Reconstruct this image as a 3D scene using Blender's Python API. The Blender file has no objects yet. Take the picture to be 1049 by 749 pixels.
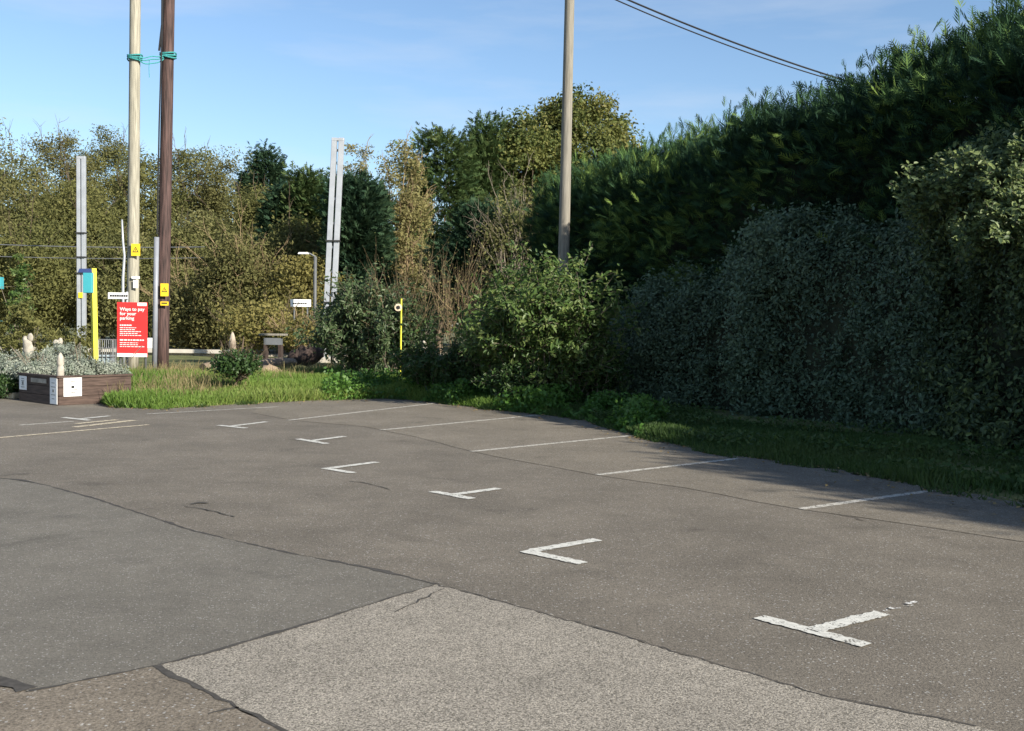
import bpy, math, random
import numpy as np
from mathutils import Vector, Matrix

C = bpy.context.scene.collection
R = math.radians
# ------------------------------------------------------------------ camera
PW, PH, F = 1049.0, 749.0, 1100.0
PITCH, ROLL, EYE = R(-2.25), R(0.8), 1.6
cam_d = bpy.data.cameras.new('camera'); cam = bpy.data.objects.new('camera', cam_d); C.objects.link(cam)
bpy.context.scene.camera = cam
cam_d.sensor_width = 36; cam_d.lens = 36 * F / PW; cam_d.clip_start = 0.05; cam_d.clip_end = 2000
CM = Matrix.Translation((0, 0, EYE)) @ Matrix.Rotation(R(90) + PITCH, 4, 'X') @ Matrix.Rotation(ROLL, 4, 'Z')
cam.matrix_world = CM
# ------------------------------------------------------------------ light
SUN_EL, SUN_AZ = R(27.0), math.atan2(0.74, -0.67)          # azimuth measured from +Y towards +X
sdir = Vector((math.sin(SUN_AZ) * math.cos(SUN_EL), math.cos(SUN_AZ) * math.cos(SUN_EL), math.sin(SUN_EL)))
sl = bpy.data.lights.new('sun', 'SUN'); sl.energy = 5.0; sl.angle = R(0.5); sl.color = (1, .93, .80)
so = bpy.data.objects.new('sun', sl); C.objects.link(so); so.rotation_euler = sdir.to_track_quat('Z', 'Y').to_euler()
w = bpy.data.worlds.new('World'); bpy.context.scene.world = w; w.use_nodes = True
nt = w.node_tree; bg = nt.nodes['Background']
sky = nt.nodes.new('ShaderNodeTexSky'); sky.sky_type = 'NISHITA'; sky.sun_disc = False
sky.sun_elevation = SUN_EL; sky.sun_rotation = SUN_AZ; sky.air_density = 1.0; sky.dust_density = 0.5; sky.ozone_density = 3.2
tc = nt.nodes.new('ShaderNodeTexCoord'); mp = nt.nodes.new('ShaderNodeMapping'); mp.inputs['Scale'].default_value = (2.0, 2.0, 13)
mp.inputs['Rotation'].default_value = (R(4), R(5), 0)
nz = nt.nodes.new('ShaderNodeTexNoise'); nz.inputs['Scale'].default_value = 1.6; nz.inputs['Detail'].default_value = 7; nz.inputs['Roughness'].default_value = .55
cr = nt.nodes.new('ShaderNodeValToRGB'); cr.color_ramp.elements[0].position = .47; cr.color_ramp.elements[1].position = .78
cr.color_ramp.elements[1].color = (.38, .38, .38, 1)
mx = nt.nodes.new('ShaderNodeMix'); mx.data_type = 'RGBA'; mx.inputs['B'].default_value = (4.6, 4.9, 5.4, 1)
nt.links.new(tc.outputs['Generated'], mp.inputs['Vector']); nt.links.new(mp.outputs[0], nz.inputs['Vector'])
nt.links.new(nz.outputs['Fac'], cr.inputs[0]); nt.links.new(cr.outputs[0], mx.inputs['Factor'])
nt.links.new(sky.outputs[0], mx.inputs['A']); nt.links.new(mx.outputs['Result'], bg.inputs[0])
bg.inputs[1].default_value = 0.09
vs = bpy.context.scene.view_settings
vs.view_transform = 'Standard'; vs.look = 'None'; vs.gamma = 1; vs.exposure = 0.97; vs.use_curve_mapping = False

# ------------------------------------------------------------------ photo pixel -> world
M3 = CM.to_3x3()
def ray(px, py): return M3 @ Vector(((px - PW/2) / F, (PH/2 - py) / F, -1))
def G(px, py, z=0.0):
    d = ray(px, py); t = (z - EYE) / d.z; return Vector((d.x * t, d.y * t, z))
def P(px, py, Y):
    d = ray(px, py); t = Y / d.y; return Vector((d.x * t, Y, EYE + d.z * t))
MPP = lambda Y: Y / F        # metres per photo pixel at depth Y

# ------------------------------------------------------------------ materials
def mat(name, col, rough=.8, var=.12, scale=8, bump=0, metal=0, spec=.3, stretch=None, col2=None, f2=.5):
    m = bpy.data.materials.new(name); m.use_nodes = True; t = m.node_tree; b = t.nodes['Principled BSDF']
    b.inputs['Roughness'].default_value = rough; b.inputs['Metallic'].default_value = metal; b.inputs['Specular IOR Level'].default_value = spec
    tc = t.nodes.new('ShaderNodeTexCoord'); mp = t.nodes.new('ShaderNodeMapping')
    if stretch: mp.inputs['Scale'].default_value = stretch
    t.links.new(tc.outputs['Object'], mp.inputs[0])
    n = t.nodes.new('ShaderNodeTexNoise'); n.inputs['Scale'].default_value = scale; n.inputs['Detail'].default_value = 6
    t.links.new(mp.outputs[0], n.inputs['Vector'])
    r = t.nodes.new('ShaderNodeValToRGB'); c2 = col2 or col
    r.color_ramp.elements[0].position = .3; r.color_ramp.elements[1].position = .7
    r.color_ramp.elements[0].color = tuple(c * (1 - var) for c in col) + (1,); r.color_ramp.elements[1].color = tuple(min(1, c * (1 + var)) for c in c2) + (1,)
    t.links.new(n.outputs['Fac'], r.inputs[0]); t.links.new(r.outputs[0], b.inputs['Base Color'])
    if bump:
        bp = t.nodes.new('ShaderNodeBump'); bp.inputs['Strength'].default_value = bump; bp.inputs['Distance'].default_value = .02
        t.links.new(n.outputs['Fac'], bp.inputs['Height']); t.links.new(bp.outputs[0], b.inputs['Normal'])
    return m

def leafmat(name, cols, rough=.55, trans=.35, spec=.35):
    """cols: list of 2-4 colours chosen per leaf by the face attribute 'tint'"""
    m = bpy.data.materials.new(name); m.use_nodes = True; t = m.node_tree; b = t.nodes['Principled BSDF']
    a = t.nodes.new('ShaderNodeAttribute'); a.attribute_name = 'tint'
    r = t.nodes.new('ShaderNodeValToRGB'); e = r.color_ramp.elements
    for i, c in enumerate(cols):
        p = i / (len(cols) - 1)
        if i == 0: q = e[0]; q.position = 0
        elif i == len(cols) - 1: q = e[len(e)-1]; q.position = 1
        else: q = e.new(p)
        q.color = tuple(c) + (1,)
    t.links.new(a.outputs['Fac'], r.inputs[0]); t.links.new(r.outputs[0], b.inputs['Base Color'])
    b.inputs['Roughness'].default_value = rough; b.inputs['Specular IOR Level'].default_value = spec
    tr = t.nodes.new('ShaderNodeBsdfTranslucent'); t.links.new(r.outputs[0], tr.inputs[0])
    ms = t.nodes.new('ShaderNodeMixShader'); ms.inputs[0].default_value = trans
    t.links.new(b.outputs[0], ms.inputs[1]); t.links.new(tr.outputs[0], ms.inputs[2]); t.links.new(ms.outputs[0], t.nodes['Material Output'].inputs[0])
    return m

def asphalt(name, dark, light, grain=90, speck=.5, blotch=.12, vor=0.0, stonecol=(.3, .29, .27), w3=.25, f3=.4):
    m = bpy.data.materials.new(name); m.use_nodes = True; t = m.node_tree; b = t.nodes['Principled BSDF']; N = t.nodes.new; Lk = t.links.new
    b.inputs['Roughness'].default_value = .92; b.inputs['Specular IOR Level'].default_value = .25
    tc = N('ShaderNodeTexCoord')
    n1 = N('ShaderNodeTexNoise'); n1.inputs['Scale'].default_value = grain; n1.inputs['Detail'].default_value = 3; n1.inputs['Roughness'].default_value = .7
    n2 = N('ShaderNodeTexNoise'); n2.inputs['Scale'].default_value = .9; n2.inputs['Detail'].default_value = 8; n2.inputs['Roughness'].default_value = .6
    v = N('ShaderNodeTexVoronoi'); v.inputs['Scale'].default_value = grain * .9
    n3 = N('ShaderNodeTexNoise'); n3.inputs['Scale'].default_value = grain * f3; n3.inputs['Detail'].default_value = 4
    for q in (n1, n2, v, n3): Lk(tc.outputs['Object'], q.inputs['Vector'])
    r = N('ShaderNodeValToRGB'); r.color_ramp.elements[0].position = .5 - .17 / (speck + .3); r.color_ramp.elements[1].position = .5 + .17 / (speck + .3)
    r.color_ramp.elements[0].color = dark + (1,); r.color_ramp.elements[1].color = light + (1,)
    mxn = N('ShaderNodeMath'); mxn.operation = 'MULTIPLY_ADD'; mxn.inputs[1].default_value = w3
    Lk(n3.outputs['Fac'], mxn.inputs[0])
    sc = N('ShaderNodeMath'); sc.operation = 'MULTIPLY'; sc.inputs[1].default_value = 1 - w3; Lk(n1.outputs['Fac'], sc.inputs[0]); Lk(sc.outputs[0], mxn.inputs[2])
    Lk(mxn.outputs[0], r.inputs[0])
    # loose pale stones picked per voronoi cell
    sp = N('ShaderNodeSeparateColor'); Lk(v.outputs['Color'], sp.inputs[0])
    th = N('ShaderNodeMath'); th.operation = 'GREATER_THAN'; th.inputs[1].default_value = 1 - .06 - vor; Lk(sp.outputs[0], th.inputs[0])
    dd = N('ShaderNodeMath'); dd.operation = 'LESS_THAN'; dd.inputs[1].default_value = .45; Lk(v.outputs['Distance'], dd.inputs[0])
    mm = N('ShaderNodeMath'); mm.operation = 'MULTIPLY'; Lk(th.outputs[0], mm.inputs[0]); Lk(dd.outputs[0], mm.inputs[1])
    k = N('ShaderNodeMix'); k.data_type = 'RGBA'; k.inputs['B'].default_value = stonecol + (1,); Lk(mm.outputs[0], k.inputs['Factor']); Lk(r.outputs[0], k.inputs['A'])
    # large stains
    rb = N('ShaderNodeMapRange'); rb.inputs['From Min'].default_value = .3; rb.inputs['From Max'].default_value = .7
    rb.inputs['To Min'].default_value = 1 - blotch; rb.inputs['To Max'].default_value = 1 + blotch; Lk(n2.outputs['Fac'], rb.inputs['Value'])
    hs = N('ShaderNodeVectorMath'); hs.operation = 'SCALE'; Lk(k.outputs['Result'], hs.inputs[0]); Lk(rb.outputs[0], hs.inputs['Scale'])
    # fine mottling and a few darker oil and tyre stains
    n4 = N('ShaderNodeTexNoise'); n4.inputs['Scale'].default_value = 4.5; n4.inputs['Detail'].default_value = 6; n4.inputs['Roughness'].default_value = .7
    n5 = N('ShaderNodeTexNoise'); n5.inputs['Scale'].default_value = 1.7; n5.inputs['Detail'].default_value = 5; n5.inputs['Distortion'].default_value = .6
    Lk(tc.outputs['Object'], n4.inputs['Vector']); Lk(tc.outputs['Object'], n5.inputs['Vector'])
    r4 = N('ShaderNodeMapRange'); r4.inputs['From Min'].default_value = .3; r4.inputs['From Max'].default_value = .7; r4.inputs['To Min'].default_value = .9; r4.inputs['To Max'].default_value = 1.1; Lk(n4.outputs['Fac'], r4.inputs['Value'])
    r5 = N('ShaderNodeMapRange'); r5.inputs['From Min'].default_value = .62; r5.inputs['From Max'].default_value = .72; r5.inputs['To Min'].default_value = 1; r5.inputs['To Max'].default_value = .78; Lk(n5.outputs['Fac'], r5.inputs['Value'])
    m45 = N('ShaderNodeMath'); m45.operation = 'MULTIPLY'; Lk(r4.outputs[0], m45.inputs[0]); Lk(r5.outputs[0], m45.inputs[1])
    h2 = N('ShaderNodeVectorMath'); h2.operation = 'SCALE'; Lk(hs.outputs[0], h2.inputs[0]); Lk(m45.outputs[0], h2.inputs['Scale']); Lk(h2.outputs[0], b.inputs['Base Color'])
    bp = N('ShaderNodeBump'); bp.inputs['Strength'].default_value = .55; bp.inputs['Distance'].default_value = .012
    Lk(n1.outputs['Fac'], bp.inputs['Height']); Lk(bp.outputs[0], b.inputs['Normal'])
    return m

def paintmat(name, col, under, wear=.45):
    m = bpy.data.materials.new(name); m.use_nodes = True; t = m.node_tree; b = t.nodes['Principled BSDF']; N = t.nodes.new; Lk = t.links.new
    b.inputs['Roughness'].default_value = .8
    tc = N('ShaderNodeTexCoord'); n = N('ShaderNodeTexNoise'); n.inputs['Scale'].default_value = 14; n.inputs['Detail'].default_value = 9; n.inputs['Roughness'].default_value = .75
    n2 = N('ShaderNodeTexNoise'); n2.inputs['Scale'].default_value = 90; n2.inputs['Detail'].default_value = 2
    Lk(tc.outputs['Object'], n.inputs['Vector']); Lk(tc.outputs['Object'], n2.inputs['Vector'])
    a = N('ShaderNodeMath'); a.operation = 'MULTIPLY_ADD'; a.inputs[1].default_value = .4; Lk(n2.outputs['Fac'], a.inputs[0]); 
    s = N('ShaderNodeMath'); s.operation = 'MULTIPLY'; s.inputs[1].default_value = .6; Lk(n.outputs['Fac'], s.inputs[0]); Lk(s.outputs[0], a.inputs[2])
    r = N('ShaderNodeMapRange'); r.inputs['From Min'].default_value = wear - .03; r.inputs['From Max'].default_value = wear + .03; Lk(a.outputs[0], r.inputs['Value'])
    c = N('ShaderNodeValToRGB'); c.color_ramp.elements[0].position = .35; c.color_ramp.elements[1].position = .65
    c.color_ramp.elements[0].color = tuple(x*.78 for x in col) + (1,); c.color_ramp.elements[1].color = col + (1,)
    n3 = N('ShaderNodeTexNoise'); n3.inputs['Scale'].default_value = 25; n3.inputs['Detail'].default_value = 5; Lk(tc.outputs['Object'], n3.inputs['Vector']); Lk(n3.outputs['Fac'], c.inputs[0])
    Lk(c.outputs[0], b.inputs['Base Color'])
    tr = N('ShaderNodeBsdfTransparent'); ms = N('ShaderNodeMixShader'); Lk(r.outputs[0], ms.inputs[0]); Lk(tr.outputs[0], ms.inputs[1]); Lk(b.outputs[0], ms.inputs[2]); Lk(ms.outputs[0], t.nodes['Material Output'].inputs[0])
    return m

# ------------------------------------------------------------------ mesh helpers
class MB:
    def __init__(s): s.v = []; s.f = []
    def add(s, vs, fs):
        o = len(s.v); s.v += [tuple(v) for v in vs]; s.f += [tuple(i + o for i in f) for f in fs]; return s
    def box(s, c, size, rz=0, top=1.0):
        hx, hy, hz = size[0]/2, size[1]/2, size[2]/2; ca, sa = math.cos(rz), math.sin(rz); vs = []
        for k, z in ((1, -hz), (top, hz)):
            for x, y in ((-hx, -hy), (hx, -hy), (hx, hy), (-hx, hy)):
                x *= k; y *= k; vs.append((c[0] + x*ca - y*sa, c[1] + x*sa + y*ca, c[2] + z))
        return s.add(vs, [(3,2,1,0), (4,5,6,7), (0,1,5,4), (1,2,6,5), (2,3,7,6), (3,0,4,7)])
    def tube(s, pts, rad, n=10, cap=True):
        pts = [Vector(p) for p in pts]; rad = rad if hasattr(rad, '__len__') else [rad] * len(pts); vs = []; fs = []
        up = Vector((0, 0, 1)); 
        for i, p in enumerate(pts):
            d = (pts[min(i+1, len(pts)-1)] - pts[max(i-1, 0)]).normalized()
            a = d.cross(Vector((0, 1, 0)) if abs(d.z) > .8 else up).normalized(); b = d.cross(a)
            for k in range(n):
                t = 2*math.pi*k/n; vs.append(p + rad[i] * (a*math.cos(t) + b*math.sin(t)))
        for i in range(len(pts)-1):
            for k in range(n): q = (k+1) % n; fs.append((i*n+k, i*n+q, (i+1)*n+q, (i+1)*n+k))
        if cap: fs.append(tuple(range(n))[::-1]); fs.append(tuple(range((len(pts)-1)*n, len(pts)*n)))
        return s.add(vs, fs)
    def lathe(s, c, prof, n=14):
        vs = []; fs = []
        for r, z in prof:
            for k in range(n): t = 2*math.pi*k/n; vs.append((c[0] + r*math.cos(t), c[1] + r*math.sin(t), c[2] + z))
        for i in range(len(prof)-1):
            for k in range(n): q = (k+1) % n; fs.append((i*n+k, i*n+q, (i+1)*n+q, (i+1)*n+k))
        fs.append(tuple(range(n))[::-1]); fs.append(tuple(range((len(prof)-1)*n, len(prof)*n)))
        return s.add(vs, fs)
    def build(s, name, m, parent=None, smooth=False, bevel=0):
        me = bpy.data.meshes.new(name); me.from_pydata(s.v, [], s.f); me.update()
        if smooth:
            for p in me.polygons: p.use_smooth = len(p.vertices) < 6
        o = bpy.data.objects.new(name, me); C.objects.link(o); me.materials.append(m)
        if bevel: b = o.modifiers.new('bevel', 'BEVEL'); b.width = bevel; b.segments = 2
        if parent: o.parent = parent; o.matrix_parent_inverse = Matrix.Translation(parent.location).inverted() if parent.type == 'EMPTY' else Matrix()
        return o

def thing(name, label, cat, loc=(0, 0, 0), group=None):
    o = bpy.data.objects.new(name, None); C.objects.link(o); o.location = loc; o.empty_display_size = .3
    o['label'] = label; o['category'] = cat
    if group: o['group'] = group
    return o
def tag(o, label, cat, group=None):
    o['label'] = label; o['category'] = cat
    if group: o['group'] = group
    return o
def kind(o, k): o['kind'] = k; return o
def attach(o, parent):
    if parent: o.parent = parent; o.matrix_parent_inverse = Matrix.Translation(parent.location).inverted() if parent.type == 'EMPTY' else Matrix()
    return o

def npmesh(name, V, nper, m, parent=None, tint=None, faces=None, smooth=False):
    """V (N,nper,3) polygons, each its own face; or faces index array into V (.,3)"""
    me = bpy.data.meshes.new(name)
    if faces is None:
        n = V.shape[0]; idx = np.arange(n * nper, dtype=np.int32); V = V.reshape(-1, 3)
    else: n = faces.shape[0]; nper = faces.shape[1]; idx = faces.reshape(-1).astype(np.int32)
    me.vertices.add(len(V)); me.vertices.foreach_set('co', np.ascontiguousarray(V, dtype=np.float32).ravel())
    me.loops.add(n * nper); me.loops.foreach_set('vertex_index', idx)
    me.polygons.add(n); me.polygons.foreach_set('loop_start', np.arange(0, n*nper, nper, dtype=np.int32))
    try: me.polygons.foreach_set('loop_total', np.full(n, nper, dtype=np.int32))
    except Exception: pass
    if smooth: me.polygons.foreach_set('use_smooth', np.ones(n, dtype=bool))
    me.update(calc_edges=True)
    if tint is not None:
        a = me.attributes.new('tint', 'FLOAT', 'FACE'); a.data.foreach_set('value', np.clip(tint, 0, 1).astype(np.float32))
    me.materials.append(m); o = bpy.data.objects.new(name, me); C.objects.link(o); attach(o, parent); return o

def unit(a): return a / (np.linalg.norm(a, axis=-1, keepdims=True) + 1e-9)
def leafcards(rng, pts, out, size, aspect=.5, outw=.6, up=.15):
    """rhombus leaf per point: lying roughly facing 'out' with random spin"""
    n = len(pts); nrm = unit(out * outw + rng.normal(size=(n, 3)) * .6 + np.array([0, 0, up]))
    ax = unit(np.cross(nrm, rng.normal(size=(n, 3)))); sd = np.cross(nrm, ax)
    s = (size * rng.uniform(.6, 1.35, n))[:, None]
    a = pts - ax * s * .5; c = pts + ax * s * .5; mid = pts - ax * s * .05 + nrm * s * .06
    b = mid + sd * s * aspect * .5; d = mid - sd * s * aspect * .5
    return np.stack([a, b, c, d], 1)
def foldleaf(rng, pts, out, size, aspect=.45, outw=.5, up=.2):
    """two-facet leaf (6 corners) for near foliage"""
    n = len(pts); nrm = unit(out * outw + rng.normal(size=(n, 3)) * .55 + np.array([0, 0, up]))
    ax = unit(np.cross(nrm, rng.normal(size=(n, 3)))); sd = np.cross(nrm, ax); s = (size * rng.uniform(.6, 1.3, n))[:, None]
    a = pts; e = pts + ax * s - nrm * s * .12
    L1 = pts + ax*s*.3 + sd*s*aspect*.5 + nrm*s*.07; L2 = pts + ax*s*.7 + sd*s*aspect*.42 + nrm*s*.03
    R1 = pts + ax*s*.3 - sd*s*aspect*.5 + nrm*s*.07; R2 = pts + ax*s*.7 - sd*s*aspect*.42 + nrm*s*.03
    return np.concatenate([np.stack([a, L1, L2, e], 1), np.stack([a, e, R2, R1], 1)], 0)
def sprays(rng, pts, dirs, length, K=5, width=.16):
    """feathery flat conifer sprays: central axis and K pairs of side blades"""
    n = len(pts); ax = unit(dirs); nr = unit(np.cross(ax, rng.normal(size=(n, 3)))); nr = unit(nr + np.array([0, 0, 1.3])); sd = unit(np.cross(nr, ax))
    L = (length * rng.uniform(.6, 1.3, n))[:, None]; out = []
    def blade(b, d, l, wd):
        s = unit(np.cross(nr, d)); return np.stack([b, b + d*l*.45 + s*wd, b + d*l, b + d*l*.45 - s*wd], 1)
    out.append(blade(pts, ax, L, L * width * .5))
    for k in range(K):
        f = (k + .5) / (K + .6); l = L * (.62 - .42 * f)
        for sg in (-1, 1):
            d = unit(ax * .75 + sg * sd * .66 + rng.normal(size=(n, 3)) * .08); out.append(blade(pts + ax*L*f*.95, d, l, L * width * .32))
    return np.concatenate(out, 0), 1 + 2*K
def segs(name, S, m, parent=None, n=4):
    """S: list of (p0,p1,r0,r1) tapered segments -> one mesh"""
    A = np.array([list(s[0]) + list(s[1]) + [s[2], s[3]] for s in S], dtype=float); N = len(A)
    d = unit(A[:, 3:6] - A[:, :3]); ref = np.where(np.abs(d[:, 2:3]) > .8, np.array([[0, 1., 0]]), np.array([[0, 0, 1.]]))
    a = unit(np.cross(d, ref)); b = np.cross(d, a); V = []
    for e, ri in ((0, 6), (3, 7)):
        for k in range(n):
            t = 2*math.pi*k/n; V.append(A[:, e:e+3] + A[:, ri:ri+1] * (a*math.cos(t) + b*math.sin(t)))
    V = np.stack(V, 1).reshape(-1, 3); base = (np.arange(N) * 2 * n)[:, None, None]
    f = np.array([[k, (k+1) % n, n + (k+1) % n, n + k] for k in range(n)])[None] + base
    return npmesh(name, V, 4, m, parent, faces=f.reshape(-1, 4), smooth=True)
def grow(rng, p, d, L, r, depth, S, spread=.5, kids=3, up=.15, wob=.12):
    p = Vector(p); d = Vector(d).normalized(); n = 4
    for i in range(n):
        q = p + d * (L / n); S.append((p.copy(), q.copy(), r*(1-.16*i), r*(1-.16*(i+1))))
        if depth > 0 and i >= 1:
            for _ in range(kids if i == n-1 else max(1, kids-1)):
                dv = (d + Vector(rng.normal(size=3)) * spread + Vector((0, 0, up))).normalized()
                grow(rng, q, dv, L * rng.uniform(.45, .75), r * .5, depth-1, S, spread, kids, up, wob)
        p = q; d = (d + Vector(rng.normal(size=3)) * wob + Vector((0, 0, up*.4))).normalized()

bark = mat('bark', (.10, .075, .052), .95, .35, 6, .4, stretch=(1, 1, .3))
barkgrey = mat('grey_bark', (.17, .145, .11), .95, .3, 6, .3)
twigtan = mat('tan_twig', (.26, .19, .11), .95, .25, 4)

def clump_crown(rng, c, rad, ncl, per, clr, tintspread=.5, shape='round', surf=.55):
    """leaf points grouped in clumps in an ellipsoid; returns pts, outward dirs, tint, clump centres"""
    d = unit(rng.normal(size=(ncl, 3)))
    rr = surf + (1 - surf) * rng.random(ncl) ** .6
    cc = d * rr[:, None]
    if shape == 'cone': k = (1 - (cc[:, 2:3] + 1) / 2) ** .8 * 1.15 + .06; cc[:, :2] *= k
    if shape == 'column': cc[:, :2] = unit(d[:, :2]) * (rng.random((ncl, 1)) ** .5) * (1 - np.clip(cc[:, 2:3], 0, 1) ** 3 * .8); 
    if shape == 'dome': cc[:, 2] = np.where(cc[:, 2] < -.2, -.2 + (cc[:, 2] + .2) * .9, cc[:, 2])
    cen = cc * np.array(rad) + np.array(c)
    sz = clr * rng.uniform(.6, 1.4, ncl)
    pts = np.repeat(cen, per, 0) + np.clip(rng.normal(size=(ncl*per, 3)), -1.7, 1.7) * np.repeat(sz, per)[:, None] * np.array([.55, .55, .42])
    ctint = rng.random(ncl)
    tint = np.repeat(ctint, per) * tintspread + rng.random(ncl*per) * (1 - tintspread)
    out = unit((pts - np.array(c)) / np.array(rad))
    return pts, out, tint, cen

def limbs(rng, base, c, cen, r0, k=14, n=5):
    S = []; base = Vector(base); c = Vector(c); fork = base.lerp(c, .45)
    p = base; m = 5
    for i in range(m):
        q = base.lerp(fork, (i+1)/m) + Vector(rng.normal(size=3)) * r0 * .4; S.append((p, q, r0*(1.25-.12*i) if i == 0 else r0*(1.13-.1*i), r0*(1.13-.1*(i+1)))); p = q
    idx = rng.choice(len(cen), min(k, len(cen)), replace=False)
    for j in idx:
        e = Vector(cen[j]); q = p; mids = [p.lerp(e, .35) + Vector(rng.normal(size=3))*.2 + Vector((0, 0, .25)), p.lerp(e, .7) + Vector(rng.normal(size=3))*.15, e]
        rr = r0 * .45
        for mm in mids: S.append((q, mm, rr, rr*.6)); q = mm; rr *= .6
    return S, idx

def tree(kind_, label, xp, top, hw, Y, m, seed, ncl=90, per=150, leaf=.2, clr=.7, shape='round', bottom=None, group=None, cat='tree', name='tree',
         twigs=0, twm=None, depthf=1.0, trunk_r=.14, aspect=.55, gz=0.0, surf=.55, tintspread=.5, conifer=False, trunk=bark, base_x=None):
    rng = np.random.default_rng(seed)
    T = P(xp, top, Y); rx = hw * MPP(Y); h = T.z; z0 = gz + .4 if bottom is None else P(xp, bottom, Y).z
    z0 = max(z0, gz + .05)
    rx2 = max(.15, rx - clr*.5); rz = max(.15, (h - z0) / 2 - clr*.25); c = (T.x, Y, (h + z0) / 2)
    t = thing(name, label, cat, (T.x, Y, gz), group)
    pts, out, tint, cen = clump_crown(rng, c, (rx2, rx2 * depthf, rz), ncl, per, clr, tintspread, shape, surf)
    ok = pts[:, 2] > gz + .02; pts, out, tint = pts[ok], out[ok], tint[ok]
    if conifer:
        dirs = out * np.array([1, 1, .2]) + np.array([0, 0, .25 if conifer == 1 else .05]) + rng.normal(size=out.shape) * .35
        V, k = sprays(rng, pts, dirs, leaf, 3, .2); tt = np.tile(tint, k)
    else: V = leafcards(rng, pts, out, leaf, aspect); tt = tint
    npmesh('crown', V, 4, m, t, tt)
    S, idx = limbs(rng, (T.x, Y, gz - .1), c, cen, trunk_r, max(14, twigs))
    for j in idx[:twigs]:
        o_ = Vector((cen[j] - np.array(c)) / np.array([rx2, rx2, rz])); o_.z = abs(o_.z) + .5
        grow(rng, cen[j], o_, clr * rng.uniform(.9, 1.9), .016 * Y / 40, 1, S, .45, 2, .1)
    segs('trunk', S, twm or trunk, t, 4)
    return t

# ================================================================== GROUND
def smooth01(a, b, x): t = min(1, max(0, (x - a) / (b - a))); return t*t*(3 - 2*t)
# far edge of the tarmac, left to right, then the right-hand verge edge running towards the camera
EDGE_PX = [(-120, 398), (0, 401), (60, 404), (96, 409), (114, 417), (160, 419), (240, 414), (330, 410), (400, 408), (445, 412), (500, 419), (550, 424), (600, 430),
           (650, 445), (700, 457), (757, 467), (800, 472), (852, 479), (900, 489), (957, 500), (1000, 506), (1049, 514), (1120, 530), (1250, 556)]
EDGE = [G(*p) for p in EDGE_PX]
asph = asphalt('old_tarmac', (.061, .053, .043), (.212, .187, .152), 85, .8, .18)
asph_bay = asphalt('bay_tarmac', (.076, .066, .052), (.232, .204, .163), 90, .7, .16)
asph_patch = asphalt('smooth_tarmac', (.080, .073, .061), (.188, .173, .146), 110, .6, .15)
asph_light = asphalt('coarse_tarmac', (.075, .068, .055), (.375, .338, .285), 120, 1.1, .10, .06, (.42, .38, .31), .12, .5)
asph_low = asphalt('brown_tarmac', (.068, .056, .043), (.24, .205, .16), 80, .8, .2)
soil = mat('ground', (.10, .085, .05), .95, .4, 1.2, .3, col2=(.12, .13, .05))

def sheet(name, poly, z, m, parent=None, thick=0):
    b = MB(); b.add([(p[0], p[1], z) for p in poly], [tuple(range(len(poly)))]); return b.build(name, m, parent)
g = MB(); gn = 60; xs = np.linspace(-1, 1, gn); xs = np.sign(xs) * np.abs(xs) ** 2.2 * 420
g.add([(x, y + 60, -.06) for y in xs for x in xs], [(j*gn+i, j*gn+i+1, (j+1)*gn+i+1, (j+1)*gn+i) for j in range(gn-1) for i in range(gn-1)])
kind(g.build('ground', soil), 'structure')

rng = np.random.default_rng(5)
def jag(pts, amp, step=.25, seed=0):
    r = np.random.default_rng(seed); out = []
    for a, b in zip(pts[:-1], pts[1:]):
        n = max(1, int((b - a).length / step)); d = (b - a).normalized(); nrm = Vector((-d.y, d.x, 0))
        for i in range(n): out.append(a.lerp(b, i/n) + nrm * r.normal() * amp)
    out.append(pts[-1]); return out
edge_j = jag(EDGE, .07, .22, 3)
road = sheet('car_park', [(-60, 20, 0)] + [tuple(p) for p in edge_j] + [(30, 2, 0), (30, -12, 0), (-60, -12, 0)], 0, asph)
kind(road, 'structure')
# lighter strip of the bays behind the line ends
bs = [G(*p) for p in ((1250, 590), (1049, 556), (953, 541), (820, 522), (700, 500), (612, 487), (540, 474), (483, 463), (420, 447), (372, 437), (300, 431), (258, 423))]
bay_e = [p - Vector((0.02, .02, 0)) for p in edge_j if G(262, 414).x <= p.x][:]
sheet('bay_surface', [(p.x, p.y) for p in jag(bs, .02, .4, 7)] + [(p.x, p.y) for p in bay_e], .004, asph_bay, road)
# smoother grey patch on the left
s1 = [G(*p) for p in ((-60, 480), (45, 497), (100, 512), (200, 545), (300, 568), (380, 583), (447, 599))]
s2 = [G(*p) for p in ((447, 599), (330, 635), (220, 668), (160, 683), (90, 697), (30, 709))]
s3 = [G(*p) for p in ((30, 709), (0, 695), (-120, 650))]
sheet('tarmac_patch', [(p.x, p.y) for p in jag(s1, .003, .12, 1)[:-1] + jag(s2, .003, .12, 2)[:-1] + jag(s3, .006, .1, 3)], .004, asph_patch, road)['label'] = 'smooth blue grey patch'
s4 = [G(*p) for p in ((447, 599), (520, 619), (600, 641), (700, 671), (850, 715), (1000, 745), (1150, 775))]
s5 = [G(*p) for p in ((160, 683), (225, 717), (290, 749), (360, 800))]
sheet('tarmac_patch', [(p.x, p.y) for p in jag(s4, .012, .06, 4)] + [(3.2, 1.0), (-.6, 1.0)] + [(p.x, p.y) for p in jag(s5[::-1], .008, .08, 5)[:-1]] +
      [(p.x, p.y) for p in s2[::-1] if G(160, 683).x - 1e-4 <= p.x][0:-1], .004, asph_light, road)['label'] = 'coarse pale grey patch'
sheet('tarmac_patch', [(p.x, p.y) for p in [G(-120, 690), G(30, 709), G(90, 697), G(160, 683)]] + [(p.x, p.y) for p in s5[1:]] + [(-4, 1.2)], .004, asph_low, road)['label'] = 'brown patch at the corner'

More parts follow.
